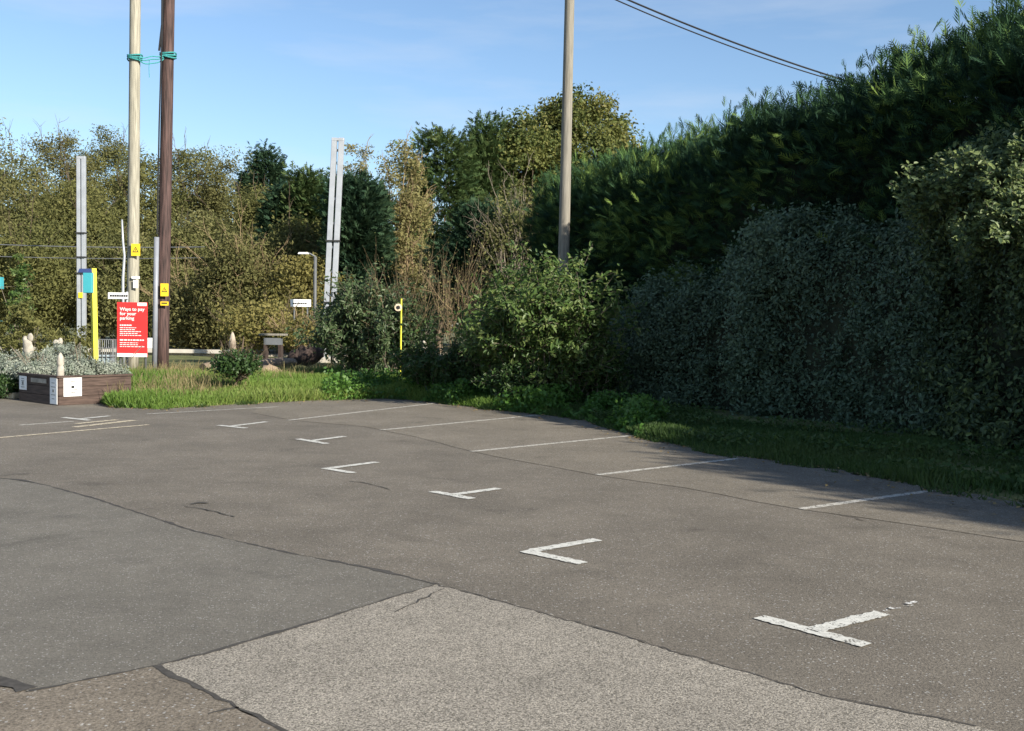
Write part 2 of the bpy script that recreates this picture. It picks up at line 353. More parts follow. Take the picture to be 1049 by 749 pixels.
tar = mat('tar_seam', (.055, .05, .044), .9, .3, 30)
def ribbon(name, pts, wfun, z, m, parent, seed=0, step=.06, amp=.005, thick=0):
    r = np.random.default_rng(seed); P_ = jag(pts, amp, step, seed); V = []; Fc = []
    ws = np.convolve(r.random(len(P_) + 4), np.ones(5) / 5, 'valid')
    for i, p in enumerate(P_):
        d = (P_[min(i+1, len(P_)-1)] - P_[max(i-1, 0)]).normalized(); n = Vector((-d.y, d.x, 0)); w_ = wfun(i/len(P_)) * max(.2, (ws[i] - .22) * 4.4) * r.uniform(.6, 1.3)
        V += [tuple(p + n*w_/2 + Vector((0, 0, z))), tuple(p - n*w_/2 + Vector((0, 0, z)))]
    for i in range(len(P_)-1): Fc.append((2*i, 2*i+1, 2*i+3, 2*i+2))
    b = MB(); b.add(V, Fc); return b.build(name, m, parent)
ribbon('tar_seam', s1[1:], lambda t: .018 + .014*t, .0062, tar, road, 11)
ribbon('tar_seam', s2, lambda t: .016, .0062, tar, road, 12)
ribbon('tar_seam', s4[:6], lambda t: .008, .0062, tar, road, 13, amp=.008)
ribbon('tar_seam', s5, lambda t: .016, .0062, tar, road, 14)
ribbon('tar_seam', [G(-40, 682), G(0, 697), G(28, 708)], lambda t: .035, .0075, tar, road, 15)
ribbon('tar_seam', [G(-40, 487), G(20, 492), G(45, 497)], lambda t: .02, .0062, tar, road, 16)
for i, (a, b_) in enumerate((((95, 508), (120, 508)), ((196, 517), (212, 516)), ((0, 488), (30, 486)), ((405, 628), (455, 604)), ((215, 733), (245, 726)), ((180, 517), (240, 530)),
                             ((360, 493), (400, 502)), ((860, 528), (885, 534)))):
    ribbon('crack', [G(*a), G((a[0]+b_[0])/2, (a[1]+b_[1])/2 - 1), G(*b_)], lambda t: .012 if i != 1 else .03, .0062, tar, road, 20+i, amp=.008)

white = paintmat('white_paint', (.56, .55, .50), (.2, .185, .15), .43)
thin = paintmat('worn_white_paint', (.50, .475, .42), (.2, .18, .155), .46)
cream = paintmat('worn_cream_paint', (.58, .50, .36), (.2, .18, .15), .46)
def stripe(name, a, b, w_, m, z=.012, seed=0):
    d = (b - a).normalized(); n = Vector((-d.y, d.x, 0)); r = np.random.default_rng(seed); k = max(2, int((b-a).length/.025)); V = []; Fc = []
    for i in range(k+1):
        p = a.lerp(b, i/k); V += [tuple(p + n*(w_/2 + r.normal()*.005) + Vector((0, 0, z))), tuple(p - n*(w_/2 + r.normal()*.005) + Vector((0, 0, z)))]
    for i in range(k): Fc.append((2*i, 2*i+1, 2*i+3, 2*i+2))
    q = MB(); q.add(V, Fc); return q, name, m
def paint(name, lines, m, zs=(.012,), seed=0):
    q = MB()
    for j, (a, b, w_) in enumerate(lines):
        s_, _, _ = stripe('', G(*a), G(*b), w_, m, .0068 + .001*j, seed + j); q.add(s_.v, s_.f)
    return q.build(name, m, road)
for i, (a, b) in enumerate((((820, 522), (955, 503)), ((612, 487), (757, 470)), ((483, 463), (648, 446.5)), ((390, 441), (552, 425.5)), ((295, 431), (445, 413.5)))):
    paint('bay_line', [(a, b, .085)], thin, seed=i)
paint('bay_mark', [((777, 633), (888, 662), .10), ((836, 646), (904, 629), .10)], white, seed=31)
paint('bay_mark', [((537, 565), (598, 578), .10), ((546, 565), (612, 553.5), .10)], white, seed=33)
paint('bay_mark', [((443, 504), (484, 511.5), .10), ((464, 507.5), (511, 501), .10)], white, seed=35)
paint('bay_mark', [((332, 480), (362, 485), .10), ((339, 480), (386, 474), .10)], white, seed=37)
paint('bay_mark', [((305, 450), (335, 455), .10), ((319, 452), (353, 447.5), .10)], white, seed=39)
paint('bay_mark', [((224, 436), (252, 439), .10), ((237, 437), (273, 432.5), .10)], white, seed=41)
paint('bay_mark', [((65, 428), (92, 431), .11), ((78, 430), (112, 426.5), .10)], white, seed=43)
paint('faded_mark', [((76, 438), (137, 431), .14), ((78, 434.5), (120, 430.5), .12)], cream, seed=45)
paint('faded_line', [((-60, 454), (152, 435.5), .09)], cream, seed=47)
paint('faded_line', [((20, 436), (75, 432), .08)], thin, seed=48)
paint('faded_line', [((150, 424.5), (285, 417), .07)], thin, seed=49)
fl = paintmat('flaked_paint', (.7, .69, .66), (.2, .18, .16), .5)
paint('paint_flake', [((905, 627), (909, 626), .02), ((912, 624.6), (915, 623.8), .035), ((918, 625), (922, 624), .015), ((928, 620), (938, 617.5), .03), ((930, 622.5), (935, 621.5), .012)], fl, seed=51)

# ------------------------------------------------------------------ verge: raised grassy bank behind the tarmac edge
HEDGE_PX = [(1250, 512), (1049, 472), (950, 455), (850, 440), (750, 428), (680, 419), (620, 411)]
HB = [G(*p) for p in HEDGE_PX]
vg = MB()
inner = EDGE; outer = []
for p in inner:
    outer.append(p)
rows = []
def vz(x, y): return 1 - .6 * smooth01(-1.0, 2.0, x - (y - 18) * .2)     # the bank is lower beside the hedge
def push(p, dist):  # move away from the car park centre
    c = Vector((-1.5, 6, 0)); d = (p - c); d.z = 0; return p + d.normalized() * dist
for k, (dist, z) in enumerate(((-.05, -.01), (.12, .07), (.8, .13), (2.5, .2), (6, .22), (12, .15), (20, .1), (60, .05))):
    rows.append([push(p, dist) + Vector((0, 0, z * vz(p.x, p.y))) for p in jag(EDGE, .03, .5, 8)])
n = len(rows[0]); vv = [tuple(p) for r_ in rows for p in r_]
vg.add(vv, [(k*n+i, (k+1)*n+i, (k+1)*n+i+1, k*n+i+1) for k in range(len(rows)-1) for i in range(n-1)])
verge_m = mat('verge_soil', (.085, .09, .035), .95, .35, 2.5, .5, col2=(.12, .13, .045))
kind(vg.build('verge', verge_m, smooth=True), 'structure')

def push_pts(rng, count, lo, hi, dmin, dmax, power=1.0):
    """random points on the verge between edge parameters lo..hi (pixel x of EDGE) at distance dmin..dmax behind the edge"""
    xsP = np.array([p[0] for p in EDGE_PX], float); E = np.array([[p.x, p.y] for p in EDGE])
    # sample by world length
    sel = np.linspace(lo, hi, 600); ex = np.interp(sel, xsP, E[:, 0]); ey = np.interp(sel, xsP, E[:, 1])
    L = np.concatenate([[0], np.cumsum(np.hypot(np.diff(ex), np.diff(ey)))]); u = rng.random(count) * L[-1]
    x = np.interp(u, L, ex); y = np.interp(u, L, ey); d = dmin + (dmax - dmin) * rng.random(count) ** power
    dx, dy = x + 1.5, y - 6; l = np.hypot(dx, dy); x2 = x + dx/l*d; y2 = y + dy/l*d
    z = np.interp(d, [-.05, .12, .8, 2.5, 6, 12, 20, 60], [-.01, .07, .13, .2, .22, .15, .1, .05]) * np.array([vz(a_, b_) for a_, b_ in zip(x, y)])
    return np.stack([x2, y2, z], 1)
def blades(rng, pts, h, wd, lean=.35):
    n = len(pts); a = rng.random(n) * 2*math.pi; s = np.stack([np.cos(a), np.sin(a), np.zeros(n)], 1); H = (h * rng.uniform(.5, 1.4, n))[:, None]
    l = rng.normal(size=(n, 3)) * lean; l[:, 2] = 1; l = unit(l); w_ = wd * rng.uniform(.7, 1.3, n)[:, None]
    tip = pts + l*H
    return np.stack([pts - s*w_, pts + s*w_, tip + s*w_*.25, tip - s*w_*.25], 1)
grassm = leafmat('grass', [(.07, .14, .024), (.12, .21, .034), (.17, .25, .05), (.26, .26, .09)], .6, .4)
grassd = leafmat('shaded_grass', [(.035, .075, .018), (.06, .11, .025), (.09, .125, .035)], .6, .4)  # darker copy of the grass greens, hedge shade put into the colour
drym = leafmat('dry_grass', [(.13, .14, .05), (.22, .18, .085), (.30, .24, .13)], .8, .35)
weedm = leafmat('weed_leaf', [(.045, .11, .02), (.075, .17, .03), (.12, .22, .04)], .5, .4)
rng = np.random.default_rng(77)
def patchy(rng, p, f, seed):
    r = np.random.default_rng(seed); k = r.normal(size=(5, 2)) * f; ph = r.random(5) * 6.3
    return np.sum(np.sin(p[:, :2] @ k.T + ph), 1) / 3
gp = push_pts(rng, 150000, 98, 560, -.08, 7.5, 1.1); tn = .35 + .28*patchy(rng, gp, 1.1, 1) + rng.random(len(gp))*.35
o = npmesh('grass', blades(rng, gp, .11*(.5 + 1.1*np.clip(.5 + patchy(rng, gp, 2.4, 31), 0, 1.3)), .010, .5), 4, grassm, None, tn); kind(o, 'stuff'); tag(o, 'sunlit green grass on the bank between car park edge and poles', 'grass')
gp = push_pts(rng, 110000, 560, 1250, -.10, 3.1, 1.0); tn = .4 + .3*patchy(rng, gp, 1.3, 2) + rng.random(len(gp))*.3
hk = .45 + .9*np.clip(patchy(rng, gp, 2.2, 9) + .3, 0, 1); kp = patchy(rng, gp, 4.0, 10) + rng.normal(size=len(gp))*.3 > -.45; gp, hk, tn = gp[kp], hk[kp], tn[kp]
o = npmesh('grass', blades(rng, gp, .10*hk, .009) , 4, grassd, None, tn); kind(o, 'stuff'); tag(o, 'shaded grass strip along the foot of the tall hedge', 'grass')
gp = push_pts(rng, 26000, 100, 420, .5, 10.5, .8); keep = patchy(rng, gp, 1.3, 4) + rng.normal(size=len(gp))*.45 > (.1 + np.clip((gp[:, 0] + 7.2)*.35, 0, 1.2)); gp = gp[keep]
o = npmesh('dry_grass', blades(rng, gp, .24*(.4 + rng.random(len(gp))), .009, .5), 4, drym, None, rng.random(len(gp))); kind(o, 'stuff'); tag(o, 'tall straw coloured dry grass around the feet of the two poles', 'dry grass')
# broad leaved weeds spilling over the edge
gp = push_pts(rng, 34000, 330, 660, -.2, 1.9, .9); pk = patchy(rng, gp, 2.6, 55) + .5*patchy(rng, gp, 7, 56) + rng.normal(size=len(gp))*.15; gp = gp[pk > -.05]; pk = pk[pk > -.05]; gp[:, 2] += rng.random(len(gp)) * np.clip(pk, .05, .8) * .5
o = npmesh('weeds', leafcards(rng, gp, np.tile([[0, -.4, .6]], (len(gp), 1)), .085, .6), 4, weedm, None, .5 + .3*patchy(rng, gp, 2, 5) + .3*rng.random(len(gp)) - .1); kind(o, 'stuff')
tag(o, 'bright green leafy weeds spilling onto the tarmac edge under the bushes', 'weeds')
gp = push_pts(rng, 15000, 600, 1250, .1, 3.6, 1.0); keep = patchy(rng, gp, 1.8, 6) > .15; gp = gp[keep]; gp[:, 2] += rng.random(len(gp)) * .16
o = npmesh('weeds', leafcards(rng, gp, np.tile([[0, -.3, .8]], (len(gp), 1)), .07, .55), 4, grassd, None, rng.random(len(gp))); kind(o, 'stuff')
tag(o, 'low broad leaved weeds in the shaded verge below the hedge', 'weeds')
gp = push_pts(rng, 26000, 98, 1250, -.32, .12, .8); pk = patchy(rng, gp, 3.1, 61) + .6*patchy(rng, gp, 9, 62); gp = gp[pk > .25]; gp[:, 2] = np.maximum(gp[:, 2], 0)
o = npmesh('edge_grass', blades(rng, gp, .07, .008, .8), 4, grassd, None, rng.random(len(gp))); kind(o, 'stuff'); tag(o, 'tufts of short grass creeping over the tarmac edge', 'grass')
gp = push_pts(rng, 5000, 98, 1250, -.45, .15, .45); gp[:, 2] = .012; grit = leafmat('grit', [(.06, .05, .035), (.16, .13, .10), (.3, .27, .22)], .9, 0)
o = npmesh('grit', leafcards(rng, gp, np.tile([[0, 0, 4.]], (len(gp), 1)), .022, .9, 1), 4, grit, None, rng.random(len(gp))); kind(o, 'stuff'); tag(o, 'loose soil and grit along the tarmac edge', 'grit')
# fallen leaves
gp = push_pts(rng, 1100, 100, 1250, -1.2, .2, .5); gp[:, 2] = .022; litter = leafmat('fallen_leaf', [(.16, .10, .04), (.28, .2, .08), (.1, .07, .04)], .8, .1)
o = npmesh('fallen_leaves', leafcards(rng, gp, np.tile([[0, 0, 3.]], (len(gp), 1)), .05, .6, 1), 4, litter, None, rng.random(len(gp))); kind(o, 'stuff'); tag(o, 'scattered brown fallen leaves along the tarmac edge', 'fallen leaves')

# railway ground beyond the bank
ballast = mat('ballast', (.30, .26, .20), .95, .4, 9, .6, col2=(.38, .33, .26))
rb = MB(); rb.box((0, 47.5, .09), (120, 7, .18)); kind(rb.build('railway_bed', ballast), 'structure')
conc = mat('pale_concrete', (.42, .39, .34), .9, .12, 3, .1)
pf = MB(); a = P(150, 361, 44); b = P(236, 360, 44)
pf.box(((a.x+b.x)/2 - 6, 44, .27), (abs(b.x-a.x) + 12, .35, .16)); kind(pf.build('platform_edge', conc, bevel=.02), 'structure')

# ================================================================== HEDGES
LEY = leafmat('cypress', [(.014, .034, .024), (.020, .046, .029), (.032, .068, .034), (.055, .108, .038), (.15, .22, .055)], .8, .16, .06)  # lightest green stands in for sunlit spray tips
LAU = leafmat('laurel', [(.064, .105, .064), (.094, .142, .084), (.14, .20, .115)], .5, .22, .35)
LAUL = leafmat('pale_laurel', [(.05, .08, .042), (.075, .115, .055), (.21, .26, .09)], .5, .35, .35)  # pale leaves; the lightest tone paints in sunlit tips
core_m = mat('hedge_core', (.03, .035, .02), 1, .4, 5)
def hedge(name, label, cat, path, wfun, hfun, count, m, seed, leaf=.07, mode='leaf', bumps=.18, jitter=.3, keep=None, side=1, p=.45, core=.62, tintk=.35, off=0):
    """path: list of base centre points; a hedge with rounded cross-section, bumpy surface"""
    rng = np.random.default_rng(seed); Pp = np.array([[q.x, q.y] for q in path]); L = np.concatenate([[0], np.cumsum(np.hypot(*np.diff(Pp, axis=0).T))])
    per_ = 18 if mode == 'spray' else 45; K_ = int(count * .8 / per_); u = rng.random(count) * L[-1]; th0 = rng.random(count) * math.pi
    cu_ = rng.random(K_) * L[-1]; ct_ = rng.random(K_) * math.pi; nK = K_ * per_; gid = np.repeat(np.arange(K_), per_); u[:nK] = cu_[gid]; th0[:nK] = ct_[gid]
    if off:                  # the part outside the picture is planted less densely
        sh = lambda q_, v_: np.where(v_ < .28, q_ * off, off * L[-1] + q_ * (1 - off)); cu_ = sh(cu_, rng.random(K_)); u = sh(u, rng.random(count)); u[:nK] = cu_[gid]
    x = np.interp(u, L, Pp[:, 0]); y = np.interp(u, L, Pp[:, 1])
    dx = np.interp(u + .3, L, Pp[:, 0]) - np.interp(u - .3, L, Pp[:, 0]); dy = np.interp(u + .3, L, Pp[:, 1]) - np.interp(u - .3, L, Pp[:, 1]); l = np.hypot(dx, dy); dx /= l; dy /= l
    nx, ny = dy, -dx            # sideways
    f = u / L[-1]; Wm, Hm = wfun(.5), hfun(.5); tt = np.linspace(0, math.pi, 2000); ex_ = np.sign(np.cos(tt)) * np.abs(np.cos(tt))**p * Wm; ez_ = np.abs(np.sin(tt))**p * Hm
    al = np.concatenate([[0], np.cumsum(np.hypot(np.diff(ex_), np.diff(ez_)))]); th = np.interp(th0 / math.pi * al[-1], al, tt)
    cs, sn = np.cos(th), np.sin(th); W = np.vectorize(wfun)(f); H = np.vectorize(hfun)(f)
    ox = np.sign(cs) * np.abs(cs) ** p * W; oz = np.abs(sn) ** p * H
    P0 = np.stack([x + nx*ox, y + ny*ox, oz], 1)
    out = unit(np.stack([nx*cs/W, ny*cs/W, np.abs(sn)/H*1.2], 1))
    if mode == 'spray':      # sloping shoulders falling from a central crest to steep sides
        q = th0 / math.pi * 2 - 1; a_ = .36; s_ = np.clip((np.abs(q) - a_) / (1 - a_), 0, 1); tp = np.clip(np.abs(q) / a_, 0, 1); sg_ = np.sign(q); drop = .85
        ox = sg_ * W * np.where(s_ > 0, 1 - .06*s_, tp); oz = np.where(s_ > 0, (H - drop) * (1 - s_), H - drop * tp ** 1.5)
        P0 = np.stack([x + nx*ox, y + ny*ox, oz], 1); sx_ = np.where(s_ > 0, 1., .55*tp) * sg_; sz_ = np.where(s_ > 0, .12, 1.)
        out = unit(np.stack([nx*sx_, ny*sx_, sz_], 1))
    r2 = np.random.default_rng(seed+1); bm = np.zeros(count)
    for fr, am in ((.7, 1.), (1.6, .7), (3.4, .5), (6.5, .35)):
        for _ in range(3): k = r2.normal(size=3) * fr; bm += am * np.sin(P0 @ k + r2.random()*6.3) / 3
    P1 = P0 + out * (bm * bumps)[:, None]
    cr_ = -(rng.random(K_) ** 1.3) * jitter; cd_ = rng.normal(size=(K_, 3)) * .3; cti = rng.random(K_); csz = rng.uniform(.6, 1.5, K_)
    P1[:nK] += out[:nK] * cr_[gid][:, None] + np.clip(rng.normal(size=(nK, 3)), -1.8, 1.8) * (csz[gid] * (.2 if mode == 'spray' else .11))[:, None]
    P1[nK:] -= out[nK:] * (rng.random(count - nK) * jitter + .1)[:, None]
    ends = np.minimum(f, 1-f) * L[-1]
    P1[:, 2] = np.maximum(P1[:, 2], .06)
    t = thing(name, label, cat, (path[len(path)//2].x, path[len(path)//2].y, 0))
    tint = .5 + tintk * bm * .4 + (rng.random(count) - .5) * .55; tint[:nK] += (cti[gid] - .5) * .5; cdir = np.zeros((count, 3)); cdir[:nK] = cd_[gid]
    if mode == 'spray': tint[:nK] += (cr_[gid] / jitter + .35) * .35      # sunlight put into the colour: outermost sprays paler, deeper ones darker
    if mode == 'spray':
        dirs = out * .9 + np.stack([dx*.1, dy*.1, np.full(count, .28)], 1) + rng.normal(size=(count, 3)) * .40 + cdir
        V, k = sprays(rng, P1, dirs, leaf, 5, .10); npmesh('foliage', V, 4, m, t, np.tile(tint, k))
    else:
        V = foldleaf(rng, P1, out, leaf, .5); npmesh('foliage', V, 4, m, t, np.tile(tint, 2))
    # solid dark core added inside to block the view through the leaves
    cb = MB(); ns = 40; nc = 9
    for i in range(ns+1):
        uu = L[-1] * i / ns; ff = i/ns; X = np.interp(uu, L, Pp[:, 0]); Y_ = np.interp(uu, L, Pp[:, 1]); q0 = np.interp(uu+.3, L, Pp[:, 0]) - np.interp(uu-.3, L, Pp[:, 0]); q1 = np.interp(uu+.3, L, Pp[:, 1]) - np.interp(uu-.3, L, Pp[:, 1]); ll = math.hypot(q0, q1)
        for j in range(nc):
            a = math.pi*j/(nc-1); c_ = math.cos(a); o_ = math.copysign(abs(c_)**p, c_) * (wfun(ff) * core); z_ = abs(math.sin(a))**p * (hfun(ff) - wfun(ff)*(1-core)*.6 - .2)
            cb.v.append((X + q1/ll*o_, Y_ - q0/ll*o_, max(z_, -.05)))
    for i in range(ns):
        for j in range(nc-1): cb.f.append((i*nc+j, i*nc+j+1, (i+1)*nc+j+1, (i+1)*nc+j))
    cb.f.append(tuple(range(nc))); cb.f.append(tuple(range(ns*nc, ns*nc+nc)))
    cb.build('inner_core', core_m, t)
    return t
HB.insert(0, HB[0] - (HB[-1] - HB[1]).normalized() * 6)
hd = (HB[-1] - HB[2]).normalized(); hn = Vector((hd.y, -hd.x, 0))
if hn.x < 0: hn = -hn                                      # points away from the car park
def interp(xs_, ys_): return lambda f: float(np.interp(f, xs_, ys_))
def seg(path, f0, f1, k=14):
    L = [0]
    for a, b in zip(path[:-1], path[1:]): L.append(L[-1] + (b-a).length)
    out = []
    for i in range(k+1):
        u = L[-1] * (f0 + (f1-f0)*i/k); out.append(Vector((np.interp(u, L, [p.x for p in path]), np.interp(u, L, [p.y for p in path]), 0)))
    return out
base = [p + hn * .85 for p in HB]
print('HB', [tuple(round(c, 2) for c in p) for p in HB], 'hn', hn)
def frac_at_px(path, px):      # fraction of path at which it projects to photo column px
    best = 0; bd = 1e9
    inv = CM.inverted()
    for i in range(201):
        q = seg(path, i/200, i/200, 1)[0]; c = inv @ Vector((q.x, q.y, 1.5)); X = c.x / -c.z * F + PW/2
        if abs(X - px) < bd: bd = abs(X - px); best = i/200
    return best
def top_z(path, f, py):        # height at path fraction f which projects to photo row py
    q = seg(path, f, f, 1)[0]; inv = CM.inverted(); c = inv @ Vector((q.x, q.y, 0)); px = c.x / -c.z * F + PW/2
    return P(px, py, q.y).z
def profile(path, tops):
    fs = []; hs = []
    for px, py in sorted(tops, key=lambda t: -t[0]):
        f = frac_at_px(path, px); fs.append(f); hs.append(top_z(path, f, py))
    print('profile', [round(f, 2) for f in fs], [round(h, 2) for h in hs]); return interp(fs, hs), fs
hp, fs = profile(base, [(1049, 152), (1000, 160), (960, 165), (945, 195), (930, 225), (900, 218), (850, 218), (790, 222), (762, 240), (750, 272), (720, 282), (680, 292), (640, 298), (600, 305)])
f_low = frac_at_px(base, 785); f_tall = frac_at_px(base, 990)
hedge('hedge', 'clipped dark green hedge with a rounded left shoulder, middle of the shaded hedge row', 'hedge', seg(base, f_tall - .02, f_low, 12),
      interp([0, .9, 1], [.95, .95, .6]), lambda f: hp(f_tall - .02 + (f_low - f_tall + .02) * f) - .1 , 90000, LAU, 101, .075, bumps=.24, jitter=.45, p=.55)
hedge('low_hedge', 'lower scruffy dark hedge between the leafy bush and the taller clipped hedge', 'hedge', seg(base, f_low - .01, 1.0, 12),
      interp([0, 1], [.95, .9]), lambda f: hp(f_low + (1 - f_low) * f) - .15, 60000, LAU, 102, .07, bumps=.28, jitter=.5, p=.6)
hedge('tall_hedge', 'tallest pale leaved hedge at the right edge with sunlit leaf tips', 'hedge', seg(base, 0.0, f_tall, 12),
      lambda f: 1.0, lambda f: (hp(f_tall * f) - .05) * (1 - .32 * (1 - smooth01(11.6, 13.2, seg(base, f_tall*f, f_tall*f, 1)[0].y))), 175000, LAUL, 103, .078, bumps=.40, jitter=.4, p=.75, core=.5)  # unseen near end lowered so sun reaches the visible top
rs = np.random.default_rng(88); SH = []
tall = [o for o in C.objects if o.name == 'tall_hedge'][0]
for (px, py, Yd) in ((948, 222, 14.2), (957, 200, 14.2), (968, 190, 14.0), (975, 212, 13.8), (988, 200, 13.7), (1000, 235, 13.2), (1015, 200, 13.4), (1028, 190, 13.2), (1040, 186, 13.0), (1045, 210, 12.7),
                     (1030, 230, 12.7), (1048, 240, 12.4), (985, 258, 13.3), (1060, 195, 12.8), (995, 190, 14.0), (1052, 222, 12.6)):
    p0 = P(px, py + 6, Yd + .25)
    for _ in range(5): grow(rs, p0 + Vector(rs.normal(size=3)) * .1, (-.3 + rs.normal()*.4, -.7 + rs.normal()*.3, .6 + rs.normal()*.3), rs.uniform(.22, .42), .006, 1, SH, .5, 2, .2)
stw = segs('shoots', SH, barkgrey, tall, 3)  # sprigs added in front of the hedge top to catch the sun
A = np.array([list(x[0]) + list(x[1]) for x in SH]); idx = np.repeat(np.arange(len(A)), 5); u = rs.random(len(idx))[:, None]; pts = A[idx, :3]*(1-u) + A[idx, 3:]*u + rs.normal(size=(len(idx), 3))*.03
fl_ = npmesh('shoot_leaves', foldleaf(rs, pts, np.tile([[.2, -.7, .6]], (len(pts), 1)), .075, .55, .8, .3), 4, LAUL, None, np.tile(.45 + .55*rs.random(len(pts)), 2)); fl_.parent = stw
fl_['label'] = 'leaves on the added shoots, tinted pale as if sunlit'
cbase = [p + hn * 2.9 for p in HB]; e = cbase[-1]; cbase.append(e + hd * 7.5); cbase.insert(0, cbase[0] - hd * 16)
cp, fs = profile(cbase, [(1049, 30), (1000, 54), (930, 68), (870, 80), (838, 80), (800, 118), (750, 145), (700, 160), (680, 164), (650, 170), (616, 178), (590, 188), (560, 198), (548, 208)])
f49 = frac_at_px(cbase, 1049); 
def cdrop(f):       # unseen near end raised for its shadow, dipped to let sun onto tall hedge
    Y_ = seg(cbase, f, f, 1)[0].y; return (1 + .04 * (1 - smooth01(7.5, 9.5, Y_))) * (1 - .42 * math.exp(-((Y_ - 10.4) / 2.2) ** 2))
hedge('conifer_hedge', 'towering dark feathery conifer hedge rising behind the clipped hedges', 'hedge', cbase,
      interp([0, .93, 1], [1.9, 1.8, 1.0]), lambda f: cp(f) * cdrop(f) - .1, 125000, LEY, 104, .27, 'spray', bumps=.34, jitter=.5, p=.7, core=.55, tintk=.5, off=.45)

# ================================================================== TREES BEYOND
OL = leafmat('olive_leaf', [(.11, .12, .045), (.145, .15, .055), (.18, .18, .07), (.23, .215, .095)], .75, .45, .15)
OLB = leafmat('brown_olive_leaf', [(.115, .115, .045), (.15, .145, .055), (.20, .19, .08)], .8, .42, .15)
OLG = leafmat('green_olive_leaf', [(.10, .11, .04), (.135, .14, .05), (.175, .175, .06), (.21, .20, .075)], .75, .45, .15)
YEL = leafmat('yellow_leaf', [(.16, .145, .05), (.21, .19, .06), (.26, .225, .08), (.14, .16, .05)], .7, .45, .2)
DK = leafmat('dark_conifer_leaf', [(.02, .045, .028), (.032, .065, .034), (.055, .09, .042)], .7, .25, .12)
DK2 = leafmat('mid_conifer_leaf', [(.04, .075, .03), (.065, .105, .035), (.11, .14, .05)], .7, .3, .15)
RND = leafmat('round_tree_leaf', [(.05, .075, .022), (.085, .11, .03), (.14, .15, .04), (.23, .20, .065)], .6, .35, .25)
TAN = leafmat('tan_leaf', [(.17, .16, .06), (.22, .20, .08), (.29, .26, .12), (.15, .17, .055)], .8, .45, .15)
GRN = leafmat('shrub_leaf', [(.045, .095, .026), (.08, .14, .036), (.125, .185, .052), (.2, .235, .075)], .45, .4)
GRN2 = leafmat('privet_leaf', [(.05, .085, .035), (.08, .12, .05), (.13, .175, .08)], .45, .35)
BRM = leafmat('bramble_leaf', [(.028, .06, .02), (.045, .09, .025), (.08, .13, .035)], .5, .35)
SIL = leafmat('silver_leaf', [(.17, .21, .16), (.26, .30, .24), (.36, .38, .32), (.14, .18, .12)], .7, .3)
G1 = 'trees in the thicket beyond the railway'
n_ = 0
def thicket(xp, top, hw, Y, m, label, seed, **k):
    k['leaf'] = k.get('leaf', .23) * .72; k.setdefault('clr', .8); k['ncl'] = int(k.get('ncl', 85) * 1.5); k['per'] = int(k.get('per', 130) * 1.9); hw *= 1.1; k.setdefault('aspect', .45); k.setdefault('tintspread', .72)
    return tree('t', label, xp, top, hw, Y, m, seed, group=G1, twigs=k.pop('twigs', 16), name='tree', **k)
thicket(-25, 92, 38, 52, OLB, 'sparse tall tree cut by the left edge of the picture', 1, ncl=70, per=60)
thicket(12, 150, 48, 58, OL, 'rounded olive brown tree at the far left behind the white mast', 2)
thicket(60, 128, 46, 66, OLB, 'brown olive tree rising just left of the short white mast', 3)
thicket(105, 125, 42, 70, OL, 'olive tree with twiggy top between the white mast and the pale pole', 4)
thicket(150, 150, 40, 62, OLG, 'olive green tree directly behind the two joined poles', 5)
thicket(195, 145, 42, 66, OL, 'olive tree just right of the dark brown pole', 6)
thicket(235, 158, 38, 64, OLB, 'brownish tree left of the spiky dark cedar', 7)
thicket(268, 190, 40, 60, OLG, 'lower greenish tree in front of the spiky dark cedar', 8)
thicket(85, 180, 48, 55, OLG, 'yellow green tree around the short white mast', 9)
thicket(200, 215, 50, 54, OL, 'low olive tree right of the dark brown pole', 10)
thicket(25, 225, 55, 50, OLG, 'green olive scrub tree behind the flower bed at far left', 11, ncl=70)
thicket(125, 240, 48, 50, OL, 'low scrub tree behind the red sign', 12, ncl=70)
thicket(250, 240, 45, 46, OLB, 'tan twiggy scrub tree left of the grey lamp post', 13, ncl=60, twigs=50, twm=twigtan)
thicket(300, 225, 40, 48, OLG, 'yellowish scrub tree behind the grey lamp post', 14, ncl=60)
thicket(205, 285, 48, 46.5, OLB, 'low brown scrub above the platform edge', 15, ncl=50, twigs=40, twm=twigtan)
thicket(315, 262, 38, 44, YEL, 'low yellow brown bush left of the tall white mast', 16, ncl=50)
FILL = ((0, 190, 60, 76, 'the far left edge'), (90, 185, 60, 78, 'the short white mast'), (180, 190, 60, 78, 'the dark brown pole'), (270, 225, 60, 76, 'the spiky cedar'),
        (350, 240, 60, 76, 'the tall white mast'), (440, 240, 60, 72, 'the stepped conifer'), (530, 230, 60, 70, 'the round trees'), (620, 215, 60, 66, 'the far end of the conifer hedge'))
for i, (x, tp, hw, Y, wh) in enumerate(FILL):
    thicket(x, tp, hw, Y, OL, 'olive tree filling the rear of the thicket behind ' + wh, 300+i, ncl=80, per=140, leaf=.32, twigs=0)
